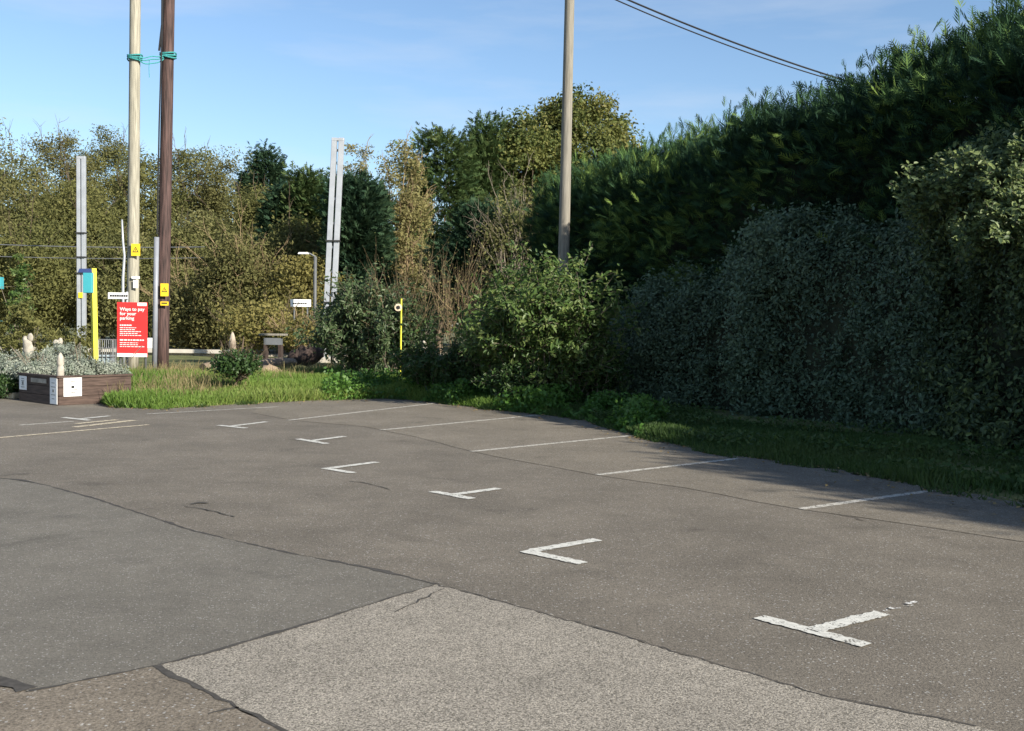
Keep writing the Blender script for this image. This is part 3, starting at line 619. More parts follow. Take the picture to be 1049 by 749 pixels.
# conifers
def conif(xp, top, hw, Y, m, label, seed, shape='cone', **k):
    k.setdefault('leaf', .36); k['clr'] = k.get('clr', .7) * .85; k['ncl'] = int(k.get('ncl', 90) * 1.4); k.setdefault('per', 75)
    return tree('c', label, xp, top, hw, Y, m, seed, shape=shape, conifer=k.pop('mode', 1), name='conifer_tree', group='dark conifers beyond the railway', trunk_r=.18, **k)
conif(273, 150, 34, 70, DK, 'spiky blue black cedar poking above the olive thicket', 21, mode=2, clr=.9, ncl=55, bottom=230)
conif(316, 176, 24, 50, DK2, 'dark green conifer just left of the tall white mast', 22, 'dome', bottom=300)
conif(366, 174, 32, 45, DK, 'dark conifer behind the tall white mast', 23, 'dome', bottom=320)
conif(292, 186, 26, 50, DK, 'small black green conifer below the spiky cedar', 24, bottom=300)
conif(452, 128, 40, 50, DK2, 'layered conifer with stepped tips left of the big round tree', 25, 'dome', mode=2, bottom=330)
conif(497, 122, 42, 52, DK2, 'pointed conifer shoulder joined to the big round tree', 26, 'cone', ncl=110, bottom=320)
conif(500, 210, 55, 42, DK, 'deep green shaded conifer behind the leafy bush', 27, 'dome', bottom=350, ncl=110)
conif(420, 240, 40, 50, DK, 'dark conifer glimpsed behind the tan poplars', 28, 'dome', bottom=360)
# two tan poplars
for i, (x, tp, hw, Y) in enumerate(((366, 134, 22, 52), (412, 141, 31, 47))):
    tree('p', ('narrow tan leaved poplar right beside the tall white mast', 'wider tan leaved poplar, right of its narrow twin')[i], x, tp, hw, Y, TAN, 31+i, ncl=170, per=90, leaf=.13, clr=.40,
         shape='column', bottom=340, twigs=70, twm=twigtan, name='poplar_tree', group='tan poplars', trunk_r=.1, surf=.2, aspect=.5)
tree('r', 'big rounded tree with sunlit right side behind the central pole', 592, 92, 80, 56, RND, 35, ncl=420, per=200, leaf=.19, clr=.62, bottom=330, name='round_tree', trunk_r=.3, tintspread=.65)
tree('r', 'smaller round green tree joined to the left of the big rounded tree', 538, 112, 46, 53, RND, 36, ncl=190, per=170, leaf=.18, clr=.65, bottom=320, name='round_tree', trunk_r=.22, tintspread=.65)
tree('r', 'bare twiggy olive tree in front of the round trees, left of the central pole', 530, 172, 42, 40, OL, 37, ncl=90, per=60, leaf=.13, clr=.5, bottom=330, name='twiggy_tree', twigs=90, twm=barkgrey, trunk_r=.1, surf=.3)

# ================================================================== NEAR SHRUBS
def shrub(xp, top, hw, bottom, m, label, seed, Y=None, leaf=.11, ncl=70, per=90, clr=.3, twigs=20, twm=None, name='shrub', gz=.15, **k):
    Y = Y or G(xp, bottom, .15).y
    return tree('s', label, xp, top, hw, Y, m, seed, ncl=ncl, per=per, leaf=leaf, clr=clr, bottom=None, cat='shrub', name=name, twigs=twigs, twm=twm, gz=gz, trunk_r=.04, **k)
def leafy(xp, top, base_y, spread_px, m, label, seed, n=30, leaf=.12, dens=9, name='shrub', Y=None, gz=.15, stem=.02, group=None, depth=2, lo=.42, hi=.68):
    """shrub of arching shoots with leaves set all along them"""
    rng = np.random.default_rng(seed); b = G(xp, base_y, gz) if Y is None else Vector((P(xp, 332, Y).x, Y, gz)); h = P(xp, top, b.y).z - b.z; sp = spread_px * MPP(b.y); S = []
    for _ in range(n):
        a = rng.random() * 6.283; q = rng.random() ** .6; d = Vector((math.cos(a)*q*sp/h*1.1, math.sin(a)*q*sp/h*1.1, 1))
        grow(rng, b + Vector((math.cos(a), math.sin(a), 0)) * sp * .35 * q, d, h * rng.uniform(lo, hi) * (1 - .25*q), stem, depth, S, .5, 2, .05, .14)
    t = thing(name, label, 'shrub', tuple(b), group); segs('stems', S, barkgrey, t, 4)
    A = np.array([list(x[0]) + list(x[1]) for x in S]); L = np.linalg.norm(A[:, 3:] - A[:, :3], axis=1); cnt = rng.poisson(L * dens * 2.2) + 1
    idx = np.repeat(np.arange(len(A)), cnt); u = rng.random(len(idx))[:, None]; pts = A[idx, :3]*(1-u) + A[idx, 3:]*u + rng.normal(size=(len(idx), 3)) * leaf * .45
    pts = pts[pts[:, 2] > .05]; out = unit(pts - np.array([b.x, b.y, b.z + h*.4]))
    npmesh('leaves', foldleaf(rng, pts, out, leaf, .42, .4, .3), 4, m, t, np.tile(rng.random(len(pts)) * .8 + .1, 2)); return t
leafy(552, 264, 410, 48, GRN, 'big leafy green bush sunlit at the end of the hedge', 41, 38, .115, 13)
leafy(514, 308, 406, 28, GRN, 'left flank bush of broad green leaves beside the bare brown shrub', 42, 26, .10, 12)
leafy(586, 322, 411, 22, GRN, 'right flank bush of loose green shoots against the dark low hedge', 40, 22, .10, 11)
leafy(366, 285, 389, 34, GRN2, 'bushy grey green shrub at the foot of the tall white mast', 43, 40, .12, 9)
leafy(404, 305, 391, 20, GRN2, 'tangled green shrub around the thin yellow post', 44, 24, .12, 6)
leafy(440, 355, 401, 34, BRM, 'dark bramble mound left of centre on the verge', 45, 30, .09, 14, lo=.5, hi=.8)
leafy(492, 358, 403, 40, BRM, 'dark bramble mound under the bare brown shrub', 46, 36, .09, 14, lo=.5, hi=.8)
leafy(532, 372, 409, 40, BRM, 'dark bramble mound under the big leafy bush', 47, 36, .09, 14, lo=.5, hi=.8)
leafy(606, 345, 410, 34, BRM, 'shaded leafy mound joining the leafy bush to the low hedge', 48, 30, .10, 12)
shrub(243, 366, 24, 400, BRM, 'small round dark green bush alone in the sunny grass', 49, leaf=.07, ncl=50, per=110, clr=.2)
shrub(262, 305, 40, 384, YEL, 'yellow green shrub behind the pointed wooden post', 50, Y=36, leaf=.12, ncl=70, per=70, clr=.4)
shrub(340, 318, 30, 384, GRN, 'dark green shrub below the white station sign', 51, Y=36, leaf=.11, ncl=60, per=80, clr=.35)
shrub(305, 325, 26, 384, YEL, 'yellow brown shrub above the dark log pile', 52, Y=35, leaf=.11, ncl=50, per=70, clr=.3, twigs=40, twm=twigtan)
# bare brown shrubs
def bare(xp, top, base_y, label, seed, n=16, spread=.3, Y=None):
    rng = np.random.default_rng(seed); b = G(xp, base_y, .1) if Y is None else Vector((P(xp, 332, Y).x, Y, .1)); h = P(xp, top, b.y).z - b.z; S = []
    for _ in range(n):
        d = Vector((rng.normal()*spread, rng.normal()*spread, 1)); grow(rng, b + Vector((rng.normal()*.15, rng.normal()*.15, 0)), d, h * rng.uniform(.4, .62), .015, 2, S, .36, 2, .2, .1)
    t = thing('bare_shrub', label, 'shrub', tuple(b), 'bare brown shrubs'); segs('stems', S, twigtan, t, 3)
    pts = np.array([list(s[1]) for s in S if s[2] < .012]); pts = pts[rng.random(len(pts)) < .45]; pts = pts + rng.normal(size=pts.shape)*.04
    npmesh('leaves', leafcards(rng, pts, unit(rng.normal(size=pts.shape)), .06), 4, TAN, t, rng.random(len(pts)))
bare(466, 258, 396, 'bare orange brown shrub left of the big leafy bush', 61)
bare(425, 268, 392, 'thin bare brown shrub right of the thin yellow post', 62, 12)
bare(400, 300, 392, 'pale straw stemmed shrub left of the thin yellow post', 63, 10, .2)

# ================================================================== POLES AND MASTS
wood_pale = mat('pale_wood', (.235, .22, .175), .85, .2, 5, .3, stretch=(6, 6, .4), col2=(.32, .30, .24))
wood_dark = mat('creosoted_wood', (.030, .022, .021), .8, .5, 5, .35, stretch=(5, 5, .35), col2=(.075, .045, .04))
wood_mid = mat('weathered_wood', (.20, .185, .155), .9, .25, 5, .3, stretch=(6, 6, .4))
galv = mat('galvanised_steel', (.40, .42, .45), .5, .1, 3, .05, .35)
galvd = mat('dull_steel', (.20, .21, .22), .5, .15, 3, .05, .5)
conduit_m = mat('grey_conduit', (.22, .235, .27), .5, .1, 4, 0, .1)
black = mat('black_cable', (.02, .02, .022), .6, .2, 5)
yel = mat('warning_yellow', (.78, .55, .03), .5, .08, 8)
blk = mat('sign_black', (.03, .03, .03), .6, .1, 8)
wht = mat('sign_white', (.78, .78, .77), .5, .05, 6)
redm = mat('sign_red', (.62, .035, .035), .45, .06, 4)
ropem = mat('teal_rope', (.04, .24, .24), .85, .3, 40, .3)
ylp = mat('bright_yellow_paint', (.66, .60, .06), .45, .06, 5)
teal = mat('teal_plastic', (.05, .31, .36), .45, .06, 5)

def pole_pts(x0, y0, x1, y1, Y, n=9, zbase=None):
    a = P(x0, y0, Y); b = P(x1, y1, Y); s = (b - a) / (b.z - a.z)
    z0 = 0 if zbase is None else zbase; zb = z0 - a.z; a = a + s * zb
    return [a.lerp(b, i/(n-1)) for i in range(n)]
def warning(parent, p, size, seed=0):
    """yellow danger plate: black rim triangle with lightning bolt"""
    w_, h_ = size; b = MB(); b.box(p, (w_, .012, h_)); pl = b.build('warning_plate', yel, parent)
    x, y, z = p; y -= .012; m = MB(); s = w_ * .36
    tri = [(-s, -s*.75), (s, -s*.75), (0, s*1.0)]; ins = [(a*.68, (c+.05*s)*.68 - .04*s) for a, c in tri]
    m.add([(x+a, y, z+c) for a, c in tri] + [(x+a, y, z+c) for a, c in ins], [(0, 1, 4, 3), (1, 2, 5, 4), (2, 0, 3, 5)])
    k = s*.42; m.add([(x+a*k, y-.002, z+c*k-.06*s) for a, c in ((.35, 1.1), (-.45, -.15), (-.02, -.1), (-.35, -1.1), (.5, .2), (.08, .15))], [(0, 1, 2, 5), (5, 2, 3, 4)])
    m.build('symbol', blk, pl)
YP = 27.0
# pale pole
pp = pole_pts(136, 330, 138.5, 0, YP); top = pp[-1] + (pp[-1]-pp[0]).normalized() * 3; pp.append(top)
t = thing('utility_pole', 'pale straight timber utility pole behind the red parking sign', 'utility pole', tuple(pp[0]), 'utility poles'); n = len(pp)
MB().tube(pp, [.150 - .025*i/n for i in range(n)], 16).build('shaft', wood_pale, t, smooth=True)
q = P(139, 256, YP - .2); warning(t, q, (.22, .30))
q = P(139, 291, YP - .2); b = MB(); b.box(q, (.12, .02, .2)); b.box(q + Vector((0, 0, .16)), (.2, .02, .06)); b.build('number_plate', wht, t)
# dark pole
dp = pole_pts(167, 330, 173, 0, YP + .4); top = dp[-1] + (dp[-1]-dp[0]).normalized() * 3; dp.append(top)
t = thing('utility_pole', 'dark reddish creosoted utility pole with grey conduit up its left side', 'utility pole', tuple(dp[0]), 'utility poles'); n = len(dp)
MB().tube(dp, [.160 - .02*i/n for i in range(n)], 16).build('shaft', wood_dark, t, smooth=True)
q = P(168.5, 297, YP + .16); warning(t, q, (.2, .32)); q = P(168.5, 311, YP + .16)
b = MB(); b.box(q, (.2, .015, .10)); pl = b.build('warning_plate', yel, t); b = MB(); b.box(q + Vector((0, -.012, .01)), (.14, .006, .03)); b.build('symbol', blk, pl)
a = P(160.5, 243, YP + .25); b_ = P(158, 392, YP + .25); MB().tube([a, a.lerp(b_, .5), b_], .065, 10).build('conduit', conduit_m, t, smooth=True)
a = P(166.5, -30, YP + .18); m_ = P(166, 25, YP + .18); b_ = P(163, 52, YP + .18); c_ = P(161, 240, YP+.2)
MB().tube([a, m_, b_], .028, 6).tube([P(166, 30, YP+.18), P(163, 130, YP + .16), c_], .02, 6).build('cable', black, t)
# rope
t = thing('rope', 'teal green rope tying the pale pole to the dark pole', 'rope', tuple(P(152, 60, YP)))
for (xc, yc, Yc, rr) in ((138.2, 59, YP, .175), (172.2, 57, YP + .4, .195)):
    c = P(xc, yc, Yc); b = MB()
    for k in range(3):
        z = -.06 + k*.05; b.tube([c + Vector((math.cos(u)*(rr+.0), math.sin(u)*(rr+.0), z + .02*math.sin(u*2 + k))) for u in np.linspace(0, 2*math.pi, 21)], .02, 6, False)
    b.build('coil', ropem, t)
b = MB()
for k, (sag, dz, dy) in enumerate(((.05, 0, 0), (.1, -.03, .02), (.02, .03, -.02))):
    a = P(142, 60, YP - .14) + Vector((0, dy, dz)); e = P(168, 58, YP + .24) + Vector((0, dy, dz)); b.tube([a.lerp(e, u) - Vector((0, 0, sag*math.sin(math.pi*u)*1.3 + .02*math.sin(9*u))) for u in np.linspace(0, 1, 12)], .015, 6)
b.build('span', ropem, t)
a = P(153, 62, YP + .04); MB().tube([a, a - Vector((.01, 0, .2)), a - Vector((0, 0, .42))], .008, 5).build('loose_end', ropem, t)
# middle pole
YM = 24.0
mp_ = pole_pts(577, 283, 583.5, 0, YM, 9); top = mp_[-1] + (mp_[-1]-mp_[0]).normalized() * 1.1; mp_.append(top); n = len(mp_)
t = thing('utility_pole', 'grey weathered utility pole standing alone against the conifer hedge', 'utility pole', tuple(mp_[0]), 'utility poles')
MB().tube(mp_, [.135 - .035*i/n for i in range(n)], 14).build('shaft', wood_mid, t, smooth=True)
MB().tube([top - Vector((0, .15, .35)), top - Vector((0, .22, .35))], .04, 8).build('insulator', wht, t); MB().tube([top - Vector((-.05, .12, .15)), top - Vector((-.05, .2, .15))], .04, 8).build('insulator', wht, t)
# wires falling behind the conifer hedge to the right
def wire(name, label, a, e, sag, r, m=black, grp=None):
    o = MB().tube([a.lerp(e, u) - Vector((0, 0, 4*sag*u*(1-u))) for u in np.linspace(0, 1, 40)], r, 5).build(name, m); tag(o, label, 'wire', grp); return o
wire('overhead_wire', 'upper of two black cables sloping down behind the conifer hedge', P(585, -26, YM), P(905, 94, 27), .16, .022, grp='overhead wires')
wire('overhead_wire', 'lower of two black cables sloping down behind the conifer hedge', P(585, -21, YM), P(905, 96, 27), .20, .016, grp='overhead wires')
wire('track_wire', 'upper thin railway contact wire above the flower bed', P(-120, 244, 46), P(210, 253, 46), .15, .02, galvd, 'railway wires')
wire('track_wire', 'lower thin railway wire above the flower bed', P(-120, 257, 47), P(210, 264, 47), .15, .016, galvd, 'railway wires')

# railway masts: two channels joined by battens
def mast(label, x0, y0, x1, y1, Y, wpx, gap, seed, dark):
    a = P(x1, y1, Y); b = P(x0, y0, Y); s = (a - b) / (a.z - b.z); base_ = a - s * a.z
    t = thing('railway_mast', label, 'mast', tuple(base_), 'railway masts'); wd = wpx * MPP(Y)
    ax = (b - base_).normalized(); H = (b - base_).length
    for sg in (-1, 1):
        m = MB(); cx = sg * (wd/2 - wd*.21); hw_ = wd*.19
        for (ox, oy, sx, sy) in ((cx, 0, hw_*2, .02), (cx - hw_, .07, .02, .14), (cx + hw_, .07, .02, .14)):
            vs_ = []
            for h_ in (0, H):
                c = base_ + ax*h_
                for (qx, qy) in ((-sx/2, -sy/2), (sx/2, -sy/2), (sx/2, sy/2), (-sx/2, sy/2)): vs_.append(tuple(c + Vector((ox+qx, oy+qy, 0))))
            m.add(vs_, [(3,2,1,0), (4,5,6,7), (0,1,5,4), (1,2,6,5), (2,3,7,6), (3,0,4,7)])
        m.build('channel', galv, t)
    for z in np.arange(.8, H, .85): MB().box(base_ + ax*z + Vector((0, .05, 0)), (wd*.5, .02, .09)).build('batten', galvd, t)
    m = MB(); c = base_ + ax*(H - .02); m.box(c + Vector((0, .07, -.04)), (wd*1.02, .17, .10)); m.build('cap', galv, t, bevel=.01)
    for z in ((.62, .5, .42) if dark else (.55, .28)):
        m = MB(); c = base_ + ax*(H*z); m.box(c + Vector((0, .05, 0)), (wd*1.15, .24, .05)); m.build('clamp', blk, t)
    c = base_ + ax*(H*.31 if dark else H*.1); m = MB(); m.box(c + Vector((0, -.04, 0)), (wd*.5, .02, .22)); m.build('warning_plate', yel if dark else wht, t)
    MB().box(base_ + Vector((0, .07, .05)), (wd*1.6, .5, .5)).build('footing', conc, t, bevel=.02)
mast('short white steel railway mast on the left behind the yellow post', 82.5, 160, 83, 334, 43, 8.5, .3, 1, True)
mast('tall white steel railway mast in the middle in front of dark conifers', 346, 141, 337, 330, 38, 12.5, .4, 2, False)

# ------------------------------------------------------------------ lettering
def text_mesh(name, s, size, loc, m, parent, align='LEFT', rz=0, bold=.0, rx=math.pi/2):
    cu = bpy.data.curves.new(name, 'FONT'); cu.body = s; cu.size = size; cu.align_x = align; cu.offset = bold; cu.resolution_u = 2; cu.extrude = .002
    to = bpy.data.objects.new(name, cu); C.objects.link(to); bpy.context.view_layer.update()
    me = bpy.data.meshes.new_from_object(to.evaluated_get(bpy.context.evaluated_depsgraph_get())); bpy.data.objects.remove(to)
    me.transform(Matrix.Translation(loc) @ Matrix.Rotation(rz, 4, 'Z') @ Matrix.Rotation(rx, 4, 'X')); me.materials.clear(); me.materials.append(m)
    me.name = name; o = bpy.data.objects.new(name, me); C.objects.link(o); attach(o, parent); return o
def smallprint(rng, origin, width, rows, lh, m, parent, name='small_print', th=.35, right=None, ragged=.35):
    """lines of lettering too small to read in the photo: short word-long strokes"""
    b = MB(); ux = right or Vector((1, 0, 0)); ny = Vector((ux.y, -ux.x, 0))
    for r_ in range(rows):
        x = 0; end = width * (1 - ragged * rng.random())
        while x < end:
            w_ = min(rng.uniform(.03, .09) * width/.6, end - x + .01); o_ = Vector(origin) + ux*(x + w_/2) + ny*.006 - Vector((0, 0, r_*lh))
            a = math.atan2(ux.y, ux.x); b.box(o_, (w_, .003, lh*th), a); x += w_ + .018*width/.6
    return b.build(name, m, parent)
rng = np.random.default_rng(9)
# red parking sign
YS = 25.6
tl = P(120, 309.5, YS); br = P(151, 366, YS); wS = br.x - tl.x; hS = tl.z - br.z; cS = Vector(((tl.x+br.x)/2, YS, (tl.z+br.z)/2))
t = thing('parking_sign', 'red parking payment sign with white lettering in front of the pale pole', 'sign', (cS.x, YS, .15))
MB().box(cS, (wS, .03, hS)).build('panel', redm, t, bevel=.006)
MB().box(Vector((cS.x, YS - .017, br.z + .07*hS/2)), (wS*.995, .012, hS*.065)).build('white_footer', wht, t)
MB().box(Vector((br.x - wS*.17, YS - .017, tl.z - .035*hS)), (wS*.3, .012, hS*.06)).build('logo_patch', wht, t)
for i, s in enumerate(('Ways to pay', 'for your', 'parking')):
    text_mesh('lettering', s, .115, (tl.x + wS*.1, YS - .022, tl.z - hS*(.155 + i*.082)), wht, t, bold=.0015)
smallprint(rng, (tl.x + wS*.1, YS - .016, tl.z - hS*.42), wS*.55, 1, .05, wht, t, th=.55)
smallprint(rng, (tl.x + wS*.1, YS - .016, tl.z - hS*.465), wS*.75, 5, hS*.035, wht, t)
smallprint(rng, (tl.x + wS*.1, YS - .016, tl.z - hS*.69), wS*.8, 1, .05, wht, t, th=.6, ragged=0)
smallprint(rng, (tl.x + wS*.1, YS - .016, tl.z - hS*.74), wS*.8, 3, hS*.035, wht, t)
for dx in (-.3, .3): MB().tube([(cS.x + dx, YS + .05, .1), (cS.x + dx, YS + .05, tl.z - .1)], .03, 8).build('post', galvd, t, smooth=True)
# finger board beside pale pole
Yf = 26.2; c = P(121, 303, Yf); t = thing('direction_sign', 'small white pointing board just above the red parking sign', 'sign', (c.x + .15, Yf, .1))
MB().box(c, (.48, .03, .155)).build('board', wht, t); smallprint(rng, (c.x - .19, Yf - .016, c.z), .42, 1, .09, blk, t, th=.5, ragged=0)
MB().tube([(c.x + .2, Yf + .05, 0), (c.x + .2, Yf + .05, c.z + .1)], .03, 8).build('post', galv, t)
# bent slim pale post
Yb = 34; ptsb = [P(x, y, Yb) for x, y in ((127, 385), (126, 300), (126, 285), (127.5, 262), (126, 248), (125, 225))]; ptsb[0].z = 0
o = MB().tube(ptsb, [.045, .045, .045, .04, .035, .025], 7).build('slim_post', galv, smooth=True); tag(o, 'slim crooked pale post just left of the pale timber pole', 'post')

# yellow post with teal box
Yy = 24.8; a = P(98, 372, Yy); a.z = 0.0; b_ = P(95.5, 275, Yy); t = thing('yellow_post', 'bright yellow post carrying a teal box behind the brown planter', 'post', tuple(a))
MB().tube([a, b_], .075, 4).build('shaft', ylp, t)
c = P(92, 290, Yy - .02); MB().box(c + Vector((0, -.05, 0)), (.2, .2, .46)).build('box', teal, t, bevel=.01)
c = P(89, 277.5, Yy); MB().box(c, (.32, .26, .09), 0, .8).build('bracket', mat('navy_metal', (.03, .05, .14), .5), t)
# teal signs at the left edge
for k, (yy, lab) in enumerate(((290, 'upper teal box cut off by the left edge of the picture'), (333, 'lower teal box cut off by the left edge of the picture'))):
    c = P(-3, yy, 27.5); t = thing('teal_box', lab, 'box', (c.x, 27.5, 0), 'teal boxes at the left edge')
    MB().box(c, (.26, .2, .3 if k == 0 else .22)).build('box', teal, t, bevel=.01)
    MB().tube([(c.x - .14 + .02*k, 27.62 + .12*k, 0), (c.x - .14 + .02*k, 27.62 + .12*k, c.z + .1)], .035, 8).build('post', wht, t)
# grey lamp post
Yl = 40; a = P(322, 375, Yl); a.z = 0; b_ = P(323, 263, Yl); t = thing('street_lamp', 'small grey lamp post with pale head left of the tall white mast', 'street lamp', tuple(a))
MB().tube([a, b_], .06, 8).build('shaft', mat('lamp_grey', (.10, .105, .11), .6), t, smooth=True)
h = P(311, 259.5, Yl); MB().tube([b_, b_.lerp(h, .5) + Vector((0, 0, .06)), h], .03, 6).build('arm', galvd, t)
MB().box(h, (.42, .16, .07), 0, .8).build('lamp_head', wht, t, bevel=.01)
# white station sign in the trees
c = P(308, 310.5, 41); t = thing('station_sign', 'small white sign half hidden in the bushes left of the tall white mast', 'sign', (c.x, 41, 0))
MB().box(c, (.78, .04, .28)).build('board', wht, t); smallprint(rng, (c.x - .3, 41 - .02, c.z - .02), .55, 1, .1, blk, t, th=.5, ragged=0)
for dx in (-.25, .25): MB().tube([(c.x + dx, 41.05, 0), (c.x + dx, 41.05, c.z + .1)], .03, 6).build('post', galvd, t)
# thin yellow post
a = P(410, 390, 24.5); a.z = .1; b_ = P(411, 306, 24.5); t = thing('yellow_post', 'thin yellow post with small round sign among the central bushes', 'post', tuple(a))
MB().tube([a, b_], .022, 4).build('shaft', ylp, t)
c = P(408, 315, 24.42); b = MB(); b.tube([c, c + Vector((0, .02, 0))], .085, 18).build('sign_plate', mat('peach_sign', (.75, .60, .42), .5), t)
m = MB(); m.tube([c - Vector((0, .012, 0)), c - Vector((0, .004, 0))], .045, 12).build('symbol', blk, t)
# white boxes by the track
for k, (x, y, lab) in enumerate(((154, 349, 'small white box between the red sign and the dark pole'), (205, 271, 'pale roof edge glimpsed through the thicket'))):
    if k == 0: c = P(x, y, 42); b = MB(); b.box(c - Vector((0, 0, .1)), (.34, .3, c.z*2*.28)); b.box(c + Vector((0, -.16, .04)), (.2, .02, .1)); o = b.build('equipment_box', wht, bevel=.01); tag(o, lab, 'box')

# ================================================================== GARDEN BITS
brown = mat('planter_board', (.055, .035, .028), .7, .25, 4, .1, stretch=(1, 1, 8), col2=(.075, .05, .04))
stone = mat('pale_stone', (.34, .31, .26), .9, .3, 9, .5)
logm = mat('weathered_log', (.20, .155, .115), .95, .3, 7, .5, stretch=(1, 4, 4))
darklog = mat('dark_rotting_log', (.05, .035, .03), .95, .4, 6, .5)
K = G(60, 415.5); dl = Vector((-.75, .66, 0)); dr = Vector((.66, .75, 0)); LL, LR, HH = 1.55, 1.4, .50
t = thing('planter', 'low dark brown rectangular planter with paper notices on its sides', 'planter', tuple(K))
def wallbox(name, p0, d, L_, h0, h1, th, m, parent, off=0):
    nrm = Vector((d.y, -d.x, 0)); 
    if nrm.y > 0: nrm = -nrm
    c = p0 + d*(L_/2) + nrm*off; b = MB(); b.box((c.x, c.y, (h0+h1)/2), (L_, th, h1-h0), math.atan2(d.y, d.x)); return b.build(name, m, parent)
for j in range(3):
    z0, z1 = j*HH/3 + .004, (j+1)*HH/3 - .004
    wallbox('board', K, dl, LL, z0, z1, .04, brown, t, 0); wallbox('board', K, dr, LR, z0, z1, .04, brown, t, 0)
wallbox('board', K + dl*LL, dr, LR, .02, HH - .01, .04, brown, t); wallbox('board', K + dr*LR, dl, LL, .02, HH - .01, .04, brown, t)
wallbox('rim', K - dl*.03, dl, LL+.06, HH, HH+.035, .09, brown, t); wallbox('rim', K - dr*.03 + Vector((0,.0,0)), dr, LR+.06, HH+.002, HH+.037, .09, brown, t)
pm = MB(); c = K + dl*LL/2 + dr*LR/2; pm.box((c.x, c.y, .43), (LL-.04, LR-.04, .02), math.atan2(dl.y, dl.x)); pm.build('soil', verge_m, t)
def notice(d, u, w_, z0, z1, m=wht, marks=True, seed=0, tilt=0):
    nrm = Vector((d.y, -d.x, 0)); nrm = -nrm if nrm.y > 0 else nrm
    p = K + d*u; b = MB(); c = p + nrm*.03; a = math.atan2(d.y, d.x); b.box((c.x, c.y, (z0+z1)/2), (w_, .008, z1-z0), a); o = b.build('notice', m, t)
    if marks:
        r = np.random.default_rng(seed); ux = d if d.x > 0 else -d; s = c - ux*(w_*.35) + nrm*.004; mk = MB(); zz = z1 - (z1-z0)*.2
        for k in range(5):
            ww = w_*r.uniform(.25, .65); hgt = .012 if k != 2 else .05; q = c + nrm*.007; mk.box((q.x, q.y, zz), (ww if k != 2 else .06, .004, hgt), a); zz -= (z1-z0)*.15
        mk.build('print', galvd if seed != 3 else blk, o)
notice(dl, .13, .27, .02, .5, seed=1); notice(dl, .72, .62, .38, .46, stone, False); notice(dl, 1.36, .3, .22, .48, seed=2)
notice(dr, .25, .34, .16, .50, seed=3)
# shrubs in/behind planter
def silver(xp, top, hw, Y, label, seed, z0=.35, m=SIL, leaf=.06, ncl=60, per=140, nm='silver_shrub'):
    rng = np.random.default_rng(seed); T = P(xp, top, Y); rx = hw*MPP(Y); c = (T.x, Y, (T.z + z0)/2); t = thing(nm, label, 'shrub', (T.x, Y, z0), 'silvery garden shrubs' if m is SIL else None)
    pts, out, tint, cen = clump_crown(rng, c, (rx, min(rx, .7), (T.z - z0)/2), ncl, per, .14, .6, 'round', .3)
    npmesh('foliage', leafcards(rng, pts, out, leaf, .35), 4, m, t, tint); segs('stems', limbs(rng, (T.x, Y, z0-.05), c, cen, .02)[0], barkgrey, t, 4); return t
silver(38, 372, 24, K.y + 1.6, 'silver grey shrub in the left half of the brown planter', 71)
silver(82, 368, 26, K.y + 1.7, 'silver grey shrub in the right half of the brown planter', 72)
silver(10, 362, 26, K.y + 2.8, 'silvery shrub at the left edge of the picture', 73, .1)
silver(60, 352, 28, K.y + 3.2, 'dusty grey shrub behind the brown planter', 74, .1)
silver(112, 372, 16, K.y + 2.6, 'grey shrub between the planter and the red sign', 75, .1)
silver(4, 384, 16, K.y + 1.6, 'dark clipped shrub behind the cream kerb at the left edge', 76, .0, BRM, .07, 60, 130, 'shrub')
silver(24, 310, 30, K.y + 5, 'flowering green brown shrub behind the pale stone figures', 77, .1, OLG, .09, 60, 110, 'shrub')
silver(20, 262, 13, K.y + 6.2, 'bright green sapling at the far left behind the flower bed', 78, .5, GRN, .12, 22, 60, 'sapling')
silver(75, 335, 30, K.y + 6.5, 'scrubby yellow green shrub beside the bright yellow post', 79, .1, OLG, .09, 60, 110, 'shrub')
# kerb
kb = MB(); a = G(-60, 405); b_ = G(18, 408.5); d = (b_-a).normalized(); kb.box(((a.x+b_.x)/2, (a.y+b_.y)/2, .06), ((b_-a).length, .22, .12), math.atan2(d.y, d.x)); kind(kb.build('kerb', mat('cream_kerb', (.55, .47, .33), .9, .15, 4, .2), bevel=.02), 'structure')
# small carved pale finial standing in planter
def finial(name, label, xp, ytop, ybase, Y, r, m, grp='carved pale posts', z=None):
    T = P(xp, ytop, Y); B = P(xp, ybase, Y); H = T.z - B.z; t_ = [(r*.95, 0), (r*.9, H*.2), (r*.82, H*.5), (r*.62, H*.56), (r*.9, H*.62), (r*.85, H*.75), (r*.6, H*.88), (r*.3, H*.97), (r*.06, H)]
    o = MB().lathe((B.x, Y, B.z), t_, 12).build(name, m, smooth=True); tag(o, label, 'ornament', grp); return o
finial('carved_post', 'slim pale pointed ornament rising from the front corner of the planter', 62, 361, 392, K.y + .35, .075, stone)
finial('carved_post', 'thick brown wooden post with a whitish pointed top beside the low log', 238, 340, 383, 31, .12, mat('pale_topped_wood', (.17, .125, .09), .9, .3, 3, .4, col2=(.36, .31, .25)))
finial('carved_post', 'small pale pointed ornament hidden in the central bushes', 434, 349, 372, 23.8, .08, stone)
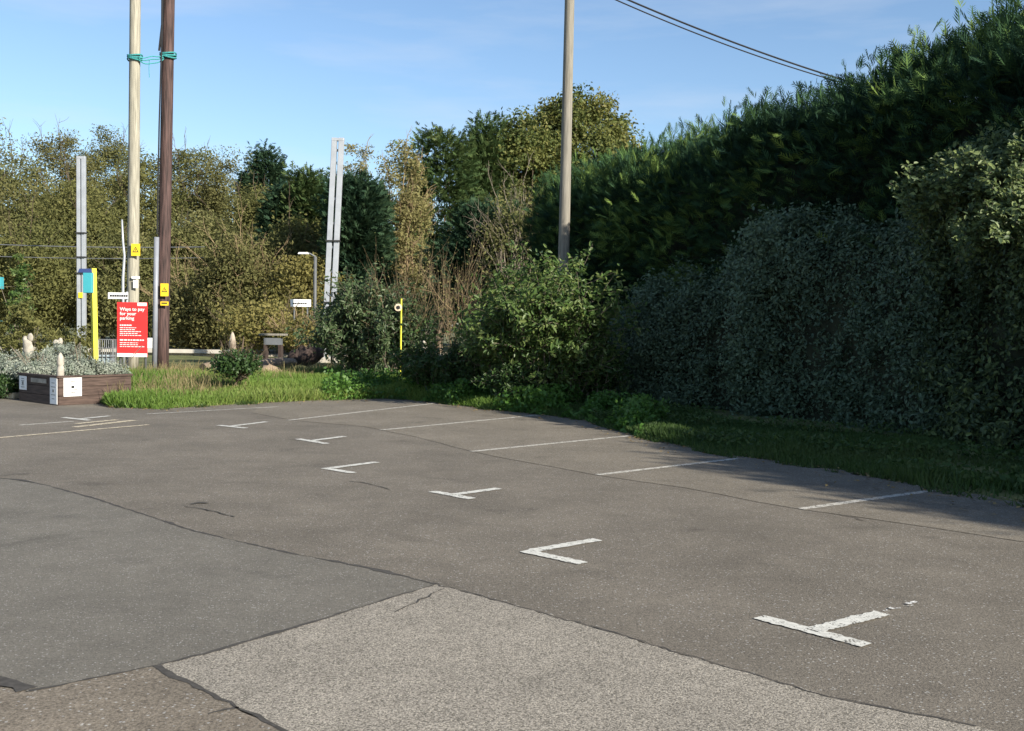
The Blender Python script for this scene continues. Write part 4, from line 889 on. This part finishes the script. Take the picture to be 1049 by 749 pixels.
# lumpy pale figures
def lump(name, label, parts, Y, m, cat='statue', grp=None, seed=0):
    r = np.random.default_rng(seed); b = MB()
    for (x, y, rx, rz) in parts:
        c = P(x, y, Y); n1, n2 = 8, 12; vs_ = []
        for i in range(n1+1):
            ph = math.pi*i/n1
            for j in range(n2): th = 2*math.pi*j/n2; k = 1 + r.normal()*.06; vs_.append((c.x + rx*MPP(Y)*math.sin(ph)*math.cos(th)*k, c.y + rx*MPP(Y)*.8*math.sin(ph)*math.sin(th)*k, c.z + rz*MPP(Y)*math.cos(ph)*k))
        b.add(vs_, [(i*n2+j, (i+1)*n2+j, (i+1)*n2+(j+1) % n2, i*n2+(j+1) % n2) for i in range(n1) for j in range(n2)])
    o = b.build(name, m, smooth=True); tag(o, label, cat, grp); return o
lump('stone_figure', 'larger pale stone figure with a raised head in the flower bed', [(29, 358, 5.5, 10), (31, 346, 3.2, 4.5), (26, 348, 3, 4), (28, 352, 4.5, 5)], K.y + 4.2, stone, grp='stone figures', seed=1)
lump('stone_figure', 'smaller squat pale stone figure right of the larger one', [(60, 354, 4, 6), (62, 350, 2.4, 4), (57, 351, 3, 3)], K.y + 4.4, stone, grp='stone figures', seed=2)
# log, soil heap, dark logs
a = P(208, 379, 28); b_ = P(300, 372, 30.5); t = MB().tube([a.lerp(b_, u) + Vector((0, 0, .03*math.sin(u*9))) for u in np.linspace(0, 1, 9)], [.17, .19, .18, .2, .18, .17, .18, .16, .14], 10).build('log', logm, smooth=True); tag(t, 'long grey brown log lying behind the grass right of the dark pole', 'log')
lump('soil_heap', 'small tan heap of soil sloping down from the long log', [(276, 384, 14, 10), (266, 381, 9, 6)], 26.5, mat('tan_soil', (.28, .21, .14), .95, .3, 8, .5), 'heap', seed=3)
o = lump('stump', 'dark gnarled root stump in shade right of the long log', [(303, 366, 9, 8), (315, 366, 12, 9), (324, 362, 8, 8), (310, 360, 5, 6), (319, 357, 4, 6)], 30, darklog, 'stump', seed=4)
o = lump('rock', 'brown grey rock resting against the dark root stump', [(297, 371, 8, 4)], 29, logm, 'rock', seed=5)
# table like bench
c = P(280, 348, 32); t = thing('garden_table', 'small grey slab table between the yellow bushes and the log', 'table', (c.x, 32, .1)); b = MB(); b.box(c + Vector((0, 0, .15)), (.78, .45, .06)).build('tabletop', wood_mid, t, bevel=.01)
MB().box(c - Vector((0, 0, .05)), (.5, .3, .2)).build('box_shelf', galvd, t)
for sx in (-.22, .22): MB().box((c.x + sx, 32, c.z/2 - .05), (.09, .3, c.z - .2)).build('leg', darklog, t)
# wire mesh cage
c = P(108, 362, 25); t = thing('wire_cage', 'grey wire mesh cage beside the red sign behind the planter', 'cage', (c.x, 25, 0)); b = MB(); wz = P(108, 348, 25).z; W_ = .38
for k in range(6):
    z = .1 + (wz-.1)*k/5
    for (p, q) in (((-1, -1), (1, -1)), ((1, -1), (1, 1)), ((1, 1), (-1, 1)), ((-1, 1), (-1, -1))): b.tube([(c.x + p[0]*W_/2, 25 + p[1]*W_/2, z), (c.x + q[0]*W_/2, 25 + q[1]*W_/2, z)], .010, 4)
for k in range(5):
    o_ = -W_/2 + W_*k/4
    for yy in (-W_/2, W_/2): b.tube([(c.x + o_, 25 + yy, 0), (c.x + o_, 25 + yy, wz)], .010, 4); b.tube([(c.x + yy, 25 + o_, 0), (c.x + yy, 25 + o_, wz)], .010, 4)
b.build('mesh', galvd, t); MB().box((c.x, 25, wz*.35), (W_*.85, W_*.85, wz*.65)).build('filling', mat('blue_grey_stones', (.28, .34, .37), .9, .4, 12, .5), t, bevel=.02)
